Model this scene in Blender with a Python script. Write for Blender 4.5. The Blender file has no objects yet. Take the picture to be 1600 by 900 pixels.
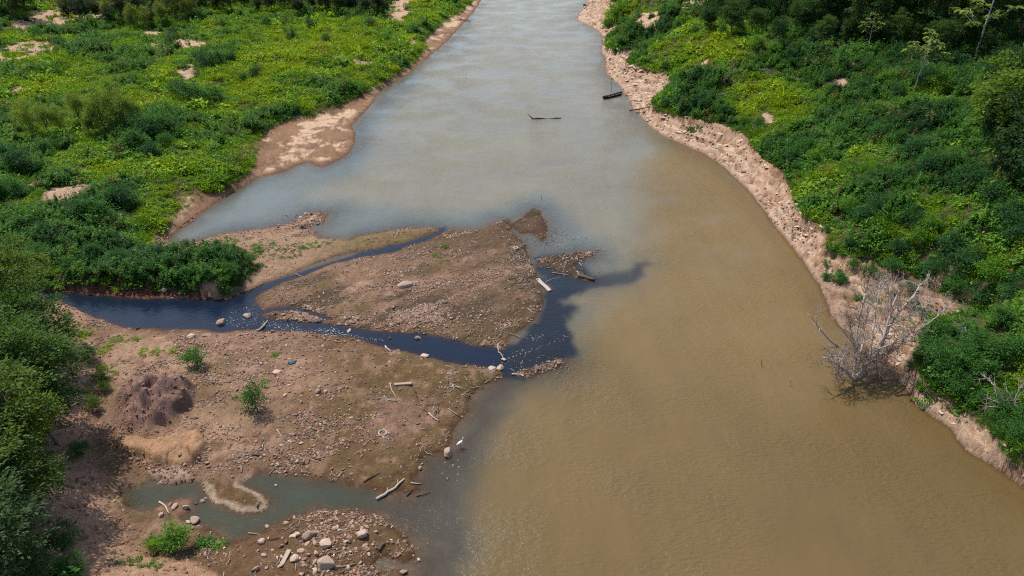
import bpy, math, random
import numpy as np
from mathutils import Vector

# ------------------------------------------------------------------ camera, sky, sun, exposure
scn = bpy.context.scene
COL = scn.collection
CAM_H = 45.0
PITCH = math.radians(30.4)
FPX = 1600 * 24.0 / 36.0                     # focal length in photograph pixels
cam_d = bpy.data.cameras.new('camera')
cam_d.lens = 24.0
cam_d.sensor_width = 36.0
cam_d.clip_start = 0.5
cam_d.clip_end = 12000
cam = bpy.data.objects.new('camera', cam_d)
COL.objects.link(cam)
cam.location = (0, 0, CAM_H)
cam.rotation_euler = (math.pi / 2 - PITCH, 0, 0)
scn.camera = cam

SUN_AZ = math.radians(-46)                   # clockwise from +Y: far left of the river
SUN_EL = math.radians(60)
world = bpy.data.worlds.new('World')
scn.world = world
world.use_nodes = True
wn = world.node_tree
sky = wn.nodes.new('ShaderNodeTexSky')
sky.sky_type = 'NISHITA'
sky.sun_disc = False
sky.sun_elevation = SUN_EL
sky.sun_rotation = SUN_AZ % (2 * math.pi)
sky.dust_density = 2.0
sky.altitude = 200
wn.links.new(sky.outputs[0], wn.nodes['Background'].inputs['Color'])
wn.nodes['Background'].inputs['Strength'].default_value = 0.13

sun_d = bpy.data.lights.new('sun', 'SUN')
sun_d.energy = 3.8
sun_d.angle = math.radians(0.53)
sun_d.color = (1.0, 0.93, 0.82)
sun = bpy.data.objects.new('sun', sun_d)
COL.objects.link(sun)
sdir = Vector((math.sin(SUN_AZ) * math.cos(SUN_EL), math.cos(SUN_AZ) * math.cos(SUN_EL), math.sin(SUN_EL)))
sun.rotation_euler = sdir.to_track_quat('Z', 'Y').to_euler()
sun.location = (0, 0, 100)

vs = scn.view_settings
vs.view_transform = 'Standard'
vs.look = 'None'
vs.exposure = 0.42
vs.gamma = 1.0
vs.use_curve_mapping = False
scn.cycles.use_denoising = False
scn.cycles.filter_width = 1.1
scn.cycles.sample_clamp_direct = 1.6
scn.cycles.sample_clamp_indirect = 3.0
scn.cycles.max_bounces = 8
scn.cycles.transparent_max_bounces = 8

rng = np.random.default_rng(7)
random.seed(7)
F32 = np.float32

# ------------------------------------------------------------------ noise
_PT = np.random.default_rng(99).random(65536).astype(F32)


def vnoise(x, y, seed=0):
    xi = np.floor(x); yi = np.floor(y)
    fx = (x - xi).astype(F32); fy = (y - yi).astype(F32)
    xi = xi.astype(np.int64); yi = yi.astype(np.int64)
    fx = fx * fx * fx * (fx * (fx * 6 - 15) + 10); fy = fy * fy * fy * (fy * (fy * 6 - 15) + 10)

    def h(a, b):
        return _PT[((a * 73856093) ^ (b * 19349663) ^ (seed * 83492791 + 1013)) & 65535]
    return ((h(xi, yi) * (1 - fx) + h(xi + 1, yi) * fx) * (1 - fy)
            + (h(xi, yi + 1) * (1 - fx) + h(xi + 1, yi + 1) * fx) * fy) * 2 - 1


def fbm(x, y, scale, octv=4, seed=0, gain=0.5):
    x = np.asarray(x, dtype=np.float64) / scale + 31.7 * seed
    y = np.asarray(y, dtype=np.float64) / scale - 17.3 * seed
    a = 1.0; s = 0; t = 0
    for o in range(octv):
        s = s + a * vnoise(x, y, seed + o)
        t += a
        a *= gain
        x, y = (x * 0.8 - y * 0.6) * 2.03 + 5.1, (x * 0.6 + y * 0.8) * 2.03 - 3.7
    return s / t


def sstep(a, b, x):
    t = np.clip((x - a) / (b - a), 0, 1)
    return t * t * (3 - 2 * t)


# ------------------------------------------------------------------ pixel rays onto planes of known height
CP, SP = math.cos(PITCH), math.sin(PITCH)


def ray(px, py):
    dx = (np.asarray(px, float) - 800) / FPX
    dy = (450 - np.asarray(py, float)) / FPX
    return dx, CP + dy * SP, -SP + dy * CP


def W(px, py, z=0.0):
    dx, dyy, dz = ray(px, py)
    t = (z - CAM_H) / dz
    return dx * t, dyy * t


def WP(pts, z=0.0):
    return [tuple(float(v) for v in W(p[0], p[1], z)) for p in pts]


def pxscale(x, y, z):
    """photograph pixels per metre at a point"""
    zc = y * CP + (CAM_H - z) * SP
    return FPX / zc


def sdist(poly, x, y):
    """signed distance, positive inside the polygon"""
    p = np.array(poly, dtype=F32)
    d2 = np.full(x.shape, 1e12, dtype=F32)
    ins = np.zeros(x.shape, dtype=bool)
    for i in range(len(p)):
        ax, ay = p[i]; bx, by = p[(i + 1) % len(p)]
        ex, ey = bx - ax, by - ay
        l2 = ex * ex + ey * ey
        if l2 < 1e-9:
            continue
        wx = x - ax; wy = y - ay
        t = np.clip((wx * ex + wy * ey) / l2, 0, 1)
        ddx = wx - t * ex; ddy = wy - t * ey
        np.minimum(d2, ddx * ddx + ddy * ddy, out=d2)
        c = (ay > y) != (by > y)
        if abs(ey) > 1e-9:
            ins ^= c & (x < ax + (y - ay) * (ex / ey))
    d = np.sqrt(d2)
    return np.where(ins, d, -d)


# ------------------------------------------------------------------ shorelines (water level is z = 0)
left_shore = [(752, 0), (745, 12), (728, 33), (712, 50), (700, 62), (690, 73), (668, 90), (650, 105), (640, 115), (620, 125),
              (600, 138), (588, 150), (585, 158), (575, 170), (560, 185), (548, 198), (556, 205), (555, 225), (545, 240),
              (530, 250), (515, 258), (500, 262), (480, 253), (455, 262), (430, 273), (400, 277), (385, 288), (363, 300),
              (340, 312), (320, 328), (305, 340), (300, 350), (283, 357), (268, 368), (264, 377), (275, 382), (300, 381),
              (320, 373), (345, 365), (380, 361), (410, 358), (430, 354), (448, 350), (460, 346), (472, 340), (480, 333), (498, 332),
              (514, 333), (508, 342), (503, 351), (488, 352), (478, 356), (492, 362), (497, 371), (515, 374), (545, 374), (556, 369), (570, 367), (600, 362),
              (640, 357), (678, 355), (688, 361)]
chan_up = [(670, 366), (640, 376), (600, 387), (560, 393), (540, 397), (510, 405), (490, 412), (460, 425), (430, 437),
           (400, 450), (378, 458), (355, 468), (330, 465), (310, 467), (290, 465), (230, 466), (180, 464), (130, 458), (90, 455)]
far_l = W(752, 0)
land_north = WP(left_shore + chan_up) + [(-200.0, 92.0), (-6000, 150), (-6000, 6000), (far_l[0] + 120, 6000), (far_l[0] + 14, 620), (far_l[0] + 4, 420)]
land_bar = WP([(694, 362), (702, 360), (745, 360), (770, 352), (785, 345), (795, 343), (800, 348), (798, 360), (815, 375), (825, 395), (833, 415),
               (840, 435), (848, 455), (850, 470), (845, 485), (835, 500), (820, 512), (805, 520), (795, 532), (785, 546), (770, 541),
               (745, 540), (720, 535), (695, 528), (670, 523), (640, 520), (610, 518), (580, 516), (545, 510), (522, 508),
               (500, 504), (478, 503), (455, 501), (430, 500), (412, 497), (409, 491), (430, 486), (455, 484), (480, 491), (505, 500), (524, 498), (503, 491),
               (478, 485), (458, 480), (436, 480), (412, 484), (402, 476), (396, 465), (420, 452), (445, 441), (470, 432), (495, 421), (520, 412), (550, 405), (590, 398),
               (620, 393), (650, 381), (675, 372)])
land_south = WP([(92, 470), (100, 478), (115, 487), (130, 492), (150, 497), (170, 504), (190, 509), (215, 514), (240, 512), (262, 515), (290, 514),
                 (320, 515), (345, 521), (370, 517), (390, 517), (405, 513), (412, 519), (430, 517), (460, 518), (490, 520), (520, 524), (550, 527), (575, 535),
                 (600, 543), (625, 548), (650, 553), (670, 560), (700, 566), (735, 571), (760, 576), (783, 577), (785, 589), (770, 597),
                 (757, 602), (740, 615), (733, 632), (735, 645), (725, 655), (712, 665), (708, 680), (706, 692), (700, 708), (680, 712),
                 (657, 716), (656, 735), (645, 748), (655, 766), (640, 771), (625, 765), (610, 774), (590, 765), (570, 762), (545, 760),
                 (530, 753), (500, 752), (470, 748), (450, 744), (430, 740), (412, 738), (398, 742), (374, 757), (388, 762), (402, 768), (413, 774), (420, 785), (416, 797),
                 (400, 799), (380, 801), (365, 795), (348, 789), (333, 782), (325, 770), (318, 762), (312, 753), (300, 752), (275, 754),
                 (255, 754), (250, 748), (238, 750), (225, 757), (205, 760), (190, 765), (187, 775), (192, 786), (208, 795), (232, 800), (246, 803),
                 (256, 809), (276, 813), (300, 820), (320, 823), (340, 831), (355, 845), (366, 847), (390, 838), (410, 830), (430, 820),
                 (450, 812), (470, 805), (490, 797), (505, 793), (530, 797), (550, 797), (570, 803), (590, 808), (600, 815), (620, 830),
                 (635, 845), (648, 860), (650, 872), (630, 878), (607, 869), (590, 873), (578, 884), (592, 895), (618, 890), (640, 893), (630, 905), (618, 960)]) + [(-9.0, 10.0), (-14, -80), (-20, -500), (-6000, -500), (-6000, 70), (-200.0, 80.0)]
right_shore = [(917, 3), (905, 20), (900, 31), (915, 38), (930, 45), (940, 55), (943, 70), (940, 80), (948, 92), (946, 105), (948, 115),
               (955, 122), (965, 130), (972, 140), (985, 160), (990, 172), (1000, 180), (1010, 192), (1020, 200), (1030, 208), (1045, 217),
               (1065, 225), (1090, 235), (1110, 247), (1130, 260), (1150, 278), (1165, 293), (1180, 310), (1195, 330), (1210, 350),
               (1225, 370), (1240, 387), (1252, 402), (1262, 417), (1270, 432), (1282, 448), (1290, 465), (1296, 480), (1300, 492),
               (1313, 510), (1330, 527), (1357, 547), (1380, 562), (1392, 573), (1400, 588), (1412, 603), (1428, 625), (1453, 650), (1483, 670), (1507, 693),
               (1515, 706), (1537, 718), (1567, 738), (1600, 761), (1680, 815), (1800, 900)]
far_r = W(917, 3)
end_r = W(1800, 900)
land_right = WP(right_shore) + [(end_r[0] + 10, end_r[1] - 30), (end_r[0] + 30, -500), (6000, -500), (6000, 6000), (far_r[0] + 230, 6000), (far_r[0] + 40, 620), (far_r[0] + 12, 420)]
islet_spit = WP([(800, 352), (808, 344), (822, 334), (835, 326), (843, 330), (848, 338), (856, 345), (856, 358), (852, 372), (846, 377), (838, 368), (825, 364), (812, 366), (805, 360)])
islet_rubble = WP([(838, 408), (850, 401), (880, 399), (905, 394), (925, 396), (918, 404), (905, 410), (897, 418), (912, 428), (928, 437),
                   (915, 440), (900, 432), (880, 428), (862, 420), (845, 417)])
islet_mouth = WP([(800, 584), (820, 578), (845, 572), (868, 563), (884, 560), (886, 567), (870, 574), (850, 583), (825, 589)])
islet_pool = WP([(244, 805), (241, 797), (258, 787), (280, 779), (297, 783), (301, 794), (290, 804), (273, 812), (256, 811)])
terrace_edge = [(80, 432), (130, 435), (200, 436), (280, 440), (330, 450), (372, 440), (405, 420), (414, 404), (395, 388), (350, 380), (300, 386), (248, 380),
                (236, 366), (262, 352), (285, 338), (300, 322), (345, 296), (385, 276), (405, 262), (412, 240), (420, 220), (424, 203), (445, 188),
                (500, 178), (540, 163), (570, 145), (600, 128), (640, 102), (664, 86), (672, 72), (668, 60), (690, 44), (704, 28), (742, 2)]
terrace = WP(terrace_edge, 2.0) + [(far_l[0] - 6, 420), (far_l[0] + 4, 620), (far_l[0] + 105, 6000), (-6000, 6000), (-6000, 155), (-200.0, 97.0)]
veg_edge = [(950, -2), (975, 8), (955, 24), (945, 36), (990, 38), (985, 46), (948, 56), (946, 68), (960, 76), (1000, 80), (988, 92), (985, 101), (1020, 108), (1050, 118), (1060, 130),
            (1035, 150), (1022, 166), (1060, 180), (1100, 186), (1140, 198), (1162, 207), (1180, 220), (1195, 245), (1230, 268), (1235, 285), (1245, 310), (1262, 338),
            (1300, 358), (1290, 380), (1320, 394), (1380, 404), (1430, 425), (1450, 450), (1500, 470), (1530, 495), (1530, 520), (1480, 510), (1445, 520), (1440, 545),
            (1440, 580), (1455, 600), (1480, 620), (1515, 640), (1545, 668), (1575, 695), (1600, 716), (1700, 790), (1820, 880)]
R2 = [tuple(float(v) for v in W(p[0], p[1], 3.0 - 1.1 * min(max((p[1] - 350) / 150.0, 0), 1))) for p in veg_edge]
R2 = R2 + [(R2[-1][0] + 10, R2[-1][1] - 30), (R2[-1][0] + 30, -500), (6000, -500), (6000, 6000), (far_r[0] + 240, 6000), (far_r[0] + 50, 620), (far_r[0] + 24, 420)]
forest_edge = [(1000, -8), (1060, 8), (1110, 40), (1160, 70), (1240, 80), (1320, 92), (1420, 118), (1500, 150), (1560, 220), (1640, 320), (1760, 450)]
R3 = WP(forest_edge, 13.0)
R3 = R3 + [(R3[-1][0] + 20, -500), (6000, -500), (6000, 6000), (far_r[0] + 260, 6000), (far_r[0] + 75, 620), (far_r[0] + 45, 420)]
slope_sw = WP([(135, 470), (160, 540), (150, 600), (160, 660), (168, 720), (180, 765), (205, 815), (262, 845), (320, 868), (352, 910)], 1.0) + [(-24, -500), (-6000, -500), (-6000, 70), (-150, 88)]
ledge = WP([(196, 668), (240, 674), (285, 660), (316, 662), (322, 685), (312, 706), (286, 722), (262, 723), (222, 706), (180, 700), (165, 680)], 1.5)
clay_front = WP([(178, 850), (215, 858), (262, 872), (300, 866), (330, 880), (350, 905), (350, 980), (120, 980), (150, 890)], 1.6)
slab_pool = WP([(228, 736), (255, 730), (290, 729), (303, 742), (292, 751), (270, 753), (250, 750), (236, 744)], 0.4)
mound_c = W(238, 622, 1.5)

land_polys = {'north': land_north, 'bar': land_bar, 'south': land_south, 'right': land_right,
              'i1': islet_spit, 'i2': islet_rubble, 'i3': islet_mouth, 'i4': islet_pool}


def terrain(x, y):
    """height and zone fields for world positions"""
    x = np.asarray(x, dtype=F32); y = np.asarray(y, dtype=F32)
    f = {}
    nz = fbm(x, y, 3.0, 4, 3)
    nb = fbm(x, y, 9.0, 3, 5)
    nf = fbm(x, y, 0.8, 3, 8)
    nm = fbm(x, y, 0.42, 2, 9)
    for k, p in land_polys.items():
        amp = 0.35 if k in ('north', 'bar', 'south', 'right') else (0.15 if k == 'i4' else 0.4)
        f[k] = sdist(p, x, y) + nz * amp + nf * 0.16
    rg = (0.35 - np.abs(fbm(x, y, 1.4, 4, 15, 0.6))) * (0.4 + 0.6 * sstep(-0.3, 0.4, fbm(x, y, 6.0, 2, 17)))
    sd = f['north'].copy()
    for k in land_polys:
        np.maximum(sd, f[k], out=sd)
    f['sd'] = sd
    # river bed
    bed = -np.minimum(0.13 * np.maximum(-sd, 0) + 0.02, 1.6)
    dr = np.maximum(-f['right'], 0)
    bed = np.minimum(bed, -np.minimum(0.45 * np.maximum(dr, 0), 0.3) * (dr < 12) * (f['right'] > -12) * sstep(4, 10, -np.maximum(np.maximum(f['north'], f['bar']), f['south'])))
    z = bed
    up = np.maximum

    def shelf(s, top, w):
        return top * (1 - np.exp(-np.maximum(s, 0) / w))
    # gravel bars
    zbar = 0.07 * nm * sstep(0.1, 0.8, f['bar']) + shelf(f['bar'], 0.85, 2.6) * (1 + 0.35 * nb) + 0.10 * nz * sstep(0.2, 2, f['bar']) + (0.10 * nf + 0.16 * rg) * sstep(0, 1.2, f['bar'])
    z = np.where(f['bar'] > 0, up(zbar, 0.01), z)
    for k, t in (('i1', 0.14), ('i2', 0.10), ('i3', 0.2), ('i4', 0.35)):
        z = np.where((f[k] > 0) & (f[k] >= sd - 1e-4), up(z, shelf(f[k], t, 0.8) + 0.03 * nf * sstep(0, .6, f[k])), z)
    # south bar
    zs = 0.07 * nm * sstep(0.1, 0.8, f['south']) + shelf(f['south'], 0.9, 3.0) * (1 + 0.4 * nb) + 0.12 * nz * sstep(0.2, 2, f['south']) + (0.10 * nf + 0.16 * rg) * sstep(0, 1.2, f['south'])
    ssw = sdist(slope_sw, x, y) + nb * 1.0
    f['ssw'] = ssw
    zs = zs + np.where(ssw > 0, np.minimum(0.42 * ssw, 7 + 0.05 * ssw), 0) + 0.35 * sstep(0, 3, ssw) * fbm(x, y, 2.2, 4, 21)
    dm = np.sqrt(((x - mound_c[0]) / 4.3) ** 2 + ((y - mound_c[1]) / 4.2) ** 2) + 0.25 * nz
    f['mound'] = 1 - sstep(0.6, 1.05, dm)
    rough = np.abs(fbm(x, y, 0.9, 4, 31, 0.6))
    zs = zs + f['mound'] * (2.0 * np.clip(1.15 - dm, 0, 1) + 0.45 + 1.1 * fbm(x, y, 1.1, 4, 33, 0.6))
    sl = sdist(ledge, x, y) + 0.45 * nz + 0.5 * nb
    f['ledge'] = sl
    zs = zs + (0.75 + 0.18 * nz) * sstep(-0.05, 0.45, sl) - 0.14 * (np.abs(fbm(x, y, 3.2, 2, 41)) < 0.03) * (sl > 0.2)
    f['clay'] = sdist(clay_front, x, y) + 0.3 * nz
    sb = sdist(slab_pool, x, y) + 0.12 * nz
    f['slab'] = sb
    zs = zs + 0.3 * sstep(-0.02, 0.12, sb)
    crack = np.abs(fbm(x, y, 2.6, 3, 44)) < 0.03
    zs = zs - 0.16 * crack * sstep(0.5, 2, ssw)
    z = np.where((f['south'] > 0) & (f['south'] >= sd - 1e-4), up(zs, 0.012), z)
    # north-left bank and terrace
    wcreek = sstep(90, 82, y) * sstep(-34, -39, x)          # steep cut bank along the creek
    st = sdist(terrace, x, y) + (nb * 0.8 + nz * 0.3) * (1 - 0.7 * wcreek)
    f['cut'] = wcreek
    f['ter'] = st
    zn = shelf(f['north'], 0.75, 3.0) * (1 + 0.3 * nb) + 0.1 * nz * sstep(0.2, 2, f['north']) + 0.05 * nf * sstep(0, 1, f['north'])
    width = 5.5 - 4.6 * wcreek
    hills = fbm(x, y, 26, 3, 51)
    zn = zn + (1.5 - 0.2 * wcreek) * sstep(0, 1, st / width) + np.clip(0.035 * st, 0, 6) + (0.9 + hills) * 1.3 * sstep(4, 30, st) + 0.25 * nz * sstep(0, 5, st) + 1.1 * (0.5 - np.abs(fbm(x, y, 9.0, 3, 55))) * sstep(2, 8, st)
    zn = zn + 1.0 * (rough - 0.2) * wcreek * (st < 1.2) * (st > -2)
    z = np.where((f['north'] > 0) & (f['north'] >= sd - 1e-4), up(zn, 0.012), z)
    # right bank
    s2 = sdist(R2, x, y) + nz * 0.6 + nb * 0.9
    s3 = sdist(R3, x, y) + nb * 1.0
    f['r2'] = s2; f['r3'] = s3
    dA = np.maximum(f['right'], 0); dB = np.maximum(-s2, 0)
    t1 = dA / (dA + dB + 1e-4)
    zb = 3.0 - 1.1 * sstep(95, 70, y) + 0.5 * nb
    rill = fbm(x * 0.8 + y * 0.5, y * 0.9 - x * 0.5, 1.5, 4, 61, 0.6)
    wob = fbm(x, y, 6.0, 4, 63, 0.6)
    tw = t1 + 0.22 * wob * sstep(0, 0.15, t1) * sstep(1, 0.85, t1)
    zr = zb * (0.10 * sstep(0, 0.05, t1) + 0.22 * tw + 0.20 * sstep(0.26, 0.33, tw) + 0.18 * sstep(0.55, 0.61, tw + 0.2 * rill) + 0.30 * sstep(0.80, 0.88, tw))
    f['scarp'] = np.maximum.reduce([np.exp(-((tw - 0.30) / 0.06) ** 2), np.exp(-((tw + 0.2 * rill - 0.58) / 0.07) ** 2), np.exp(-((tw - 0.84) / 0.08) ** 2)])
    band = sstep(0.02, 0.2, t1) * (1 - sstep(0.9, 1.0, t1) * 0.5)
    crust = fbm((y * 0.75 + x * 0.65) / 0.8, (y * 0.65 - x * 0.75) / 2.6, 1.0, 4, 171, 0.6)
    zr = zr + band * (0.55 * (0.28 - np.abs(rill)) - 0.5 * sstep(0.12, 0.3, crust)) * (s2 < 0.5)
    d2 = np.maximum(s2, 0); d3 = np.maximum(-s3, 0)
    t2 = d2 / (d2 + d3 + 1e-4)
    zu = zb + (13.0 - zb) * t2 + 0.9 * hills * sstep(0, 10, d2) * sstep(0, 10, d3) + 0.3 * nz * sstep(0, 3, d2) + 1.6 * (0.5 - np.abs(fbm(x, y, 8.0, 3, 57))) * sstep(1, 7, d2)
    zu = np.where(s3 > 0, 13 + np.clip(0.10 * s3, 0, 7), zu)
    zr = np.where(s2 > 0, up(zu, zr * 0.9), zr)
    f['t1'] = t1
    z = np.where((f['right'] > 0), up(zr, 0.012), z)
    f['z'] = z
    f['nz'] = nz; f['nb'] = nb; f['nf'] = nf; f['hills'] = hills; f['rill'] = rill
    return z, f


# ------------------------------------------------------------------ terrain sheet: rows get finer towards the camera
NR, NC = 600, 1080
ys = np.concatenate([[-300, -120, -40, 0, 12, 18], 22 * np.exp(np.linspace(0, math.log(560 / 22), NR)), [640, 800, 1100, 1700, 3000, 5500]])
us = np.concatenate([[-14, -6, -3.2, -2.0, -1.5, -1.3], np.linspace(-1.15, 1.15, NC), [1.3, 1.5, 2.0, 3.2, 6, 14]])
half = 0.85 * np.maximum(ys, 22) + 30
GX = (us[None, :] * half[:, None]).astype(F32)
GY = np.repeat(ys[:, None], len(us), 1).astype(F32)
GZ, GF = terrain(GX, GY)


def grid_lookup(arr, x, y):
    x = np.asarray(x, float); y = np.asarray(y, float)
    r = np.interp(y, ys, np.arange(len(ys)))
    u = x / (0.85 * np.maximum(y, 22) + 30)
    c = np.interp(u, us, np.arange(len(us)))
    r0 = np.clip(np.floor(r).astype(int), 0, len(ys) - 2); c0 = np.clip(np.floor(c).astype(int), 0, len(us) - 2)
    fr = r - r0; fc = c - c0
    return (arr[r0, c0] * (1 - fr) * (1 - fc) + arr[r0, c0 + 1] * (1 - fr) * fc + arr[r0 + 1, c0] * fr * (1 - fc) + arr[r0 + 1, c0 + 1] * fr * fc)


def hz(x, y):
    return grid_lookup(GZ, x, y)


def hit(px, py):
    """where the photograph's pixel meets the land or the water"""
    px = np.atleast_1d(np.asarray(px, float)); py = np.atleast_1d(np.asarray(py, float))
    dx, dy, dz = ray(px, py)
    dz = np.minimum(dz, -0.02)
    lo = (22 - CAM_H) / dz
    hi = (-0.0 - CAM_H) / dz
    n = 160
    tt = lo[:, None] + (hi - lo)[:, None] * np.linspace(0, 1, n)[None, :]
    zz = np.maximum(hz(dx[:, None] * tt, dy[:, None] * tt), 0)
    below = (CAM_H + dz[:, None] * tt) <= zz + 1e-3
    k = np.argmax(below, 1)
    k = np.where(below.any(1), k, n - 1)
    a = tt[np.arange(len(px)), np.maximum(k - 1, 0)]; b = tt[np.arange(len(px)), k]
    for _ in range(14):
        m = (a + b) / 2
        bl = (CAM_H + dz * m) <= np.maximum(hz(dx * m, dy * m), 0)
        b = np.where(bl, m, b); a = np.where(bl, a, m)
    t = b
    X = dx * t; Y = dy * t
    return X, Y, np.maximum(hz(X, Y), 0)


def blob(px, py, rx, ry, x, y):
    """soft patch on the ground where the photograph shows one (0..1)"""
    X, Y, Z = hit(px, py)
    s = float(pxscale(X, Y, Z)[0])
    dist = math.hypot(float(Y[0]), CAM_H - float(Z[0]))
    sa = (CAM_H - float(Z[0])) / dist
    d = ((x - X[0]) / (rx / s)) ** 2 + ((y - Y[0]) / (ry / (s * sa))) ** 2
    return np.exp(-d * d)


# patches of bare earth among the plants; bright grass; dark thickets, plus canopy shade put into the forest-floor plant tone (photograph pixels)
BARE = [(88, 28, 66, 20), (12, 85, 62, 26), (268, 72, 42, 12), (288, 112, 25, 10), (108, 302, 36, 17), (183, 342, 7, 14), (60, 284, 30, 10),
        (622, 12, 28, 24), (560, 100, 24, 5), (648, 66, 14, 5), (240, 52, 20, 4), (305, 70, 18, 5), (20, 145, 14, 5), (140, 8, 40, 8),
        (1322, 100, 9, 20), (1098, 102, 10, 6), (1306, 130, 16, 6), (1200, 185, 8, 5), (1450, 445, 30, 9), (1500, 470, 30, 9), (1545, 498, 28, 9),
        (1010, 30, 24, 10), (1045, 128, 26, 12), (1440, 575, 10, 22), (1290, 390, 16, 6), (1350, 408, 40, 5), (1500, 655, 24, 10), (380, 195, 12, 6),
        (330, 445, 14, 6), (1085, 8, 40, 6)]
BRIGHT = [(560, 60, 120, 30), (480, 70, 90, 40), (110, 135, 60, 25), (20, 150, 50, 20), (60, 100, 40, 10), (230, 150, 80, 30), (330, 160, 90, 25), (640, 20, 40, 22), (30, 60, 40, 8),
          (1230, 190, 60, 60), (1170, 130, 60, 50), (1130, 80, 60, 20), (1080, 60, 40, 20), (1290, 285, 60, 22), (1480, 330, 80, 22), (1550, 400, 60, 30), (1040, 95, 30, 12), (1330, 230, 40, 40),
          (420, 100, 80, 30), (300, 260, 60, 40), (390, 225, 25, 20), (280, 345, 60, 18), (1560, 560, 40, 30), (1430, 360, 40, 20), (120, 250, 60, 20), (170, 270, 60, 25), (1000, 20, 40, 10)]
DARK = [(300, 150, 60, 25), (235, 200, 45, 30), (20, 245, 40, 25), (100, 345, 110, 35), (80, 400, 130, 28), (300, 415, 100, 28), (1330, 170, 80, 30), (1240, 230, 60, 40), (1400, 210, 100, 40), (1340, 330, 50, 40),
        (1450, 270, 110, 40), (1500, 440, 90, 50), (1560, 300, 60, 60), (1080, 130, 40, 25), (1020, 70, 40, 12), (1000, 90, 30, 12), (1100, 165, 60, 15), (330, 90, 40, 20), (1480, 550, 60, 30), (1560, 600, 60, 40),
        (1400, 110, 120, 25), (1200, 90, 80, 20), (1330, 20, 200, 40), (60, 50, 70, 8)]


def fields(x, y, f):
    tone = fbm(x, y, 11, 3, 71) * 0.9 + fbm(x, y, 3.0, 3, 73) * 0.75
    bare = np.zeros(x.shape, F32)
    for b in BARE:
        bare = np.maximum(bare, blob(*b, x, y))
    for b in BRIGHT:
        tone = tone + 0.5 * blob(*b, x, y)
    for b in DARK:
        tone = tone - 0.5 * blob(*b, x, y)
    tone = np.clip(tone + 0.14 * (f['north'] > 0), -1.2, 0.95)
    nb_ = fbm(x, y, 3.4, 5, 77, 0.6)
    bn = bare * (1.2 + 1.3 * nb_) + 0.38 * nb_
    veg = np.maximum(sstep(0.0, 2.2 - 1.7 * f['cut'], f['ter'] - 2.4 * sstep(90, 98, y) + 2.2 * f['nz'] * (1 - f['cut'])) * (f['north'] > 0.3), sstep(-0.2, 0.6, f['r2']) * (f['right'] > 0.3))
    veg = veg * (1 - sstep(0.40, 0.75, bn))
    # shaded gully along the foot of the south-west slope keeps a few weeds
    veg = np.maximum(veg, 0.9 * sstep(4.5, 8, f['ssw']) * (f['south'] > 0) * (f['clay'] < 0))
    return veg, tone, bare


GVEG, GTONE, GBARE = fields(GX, GY, GF)


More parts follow.
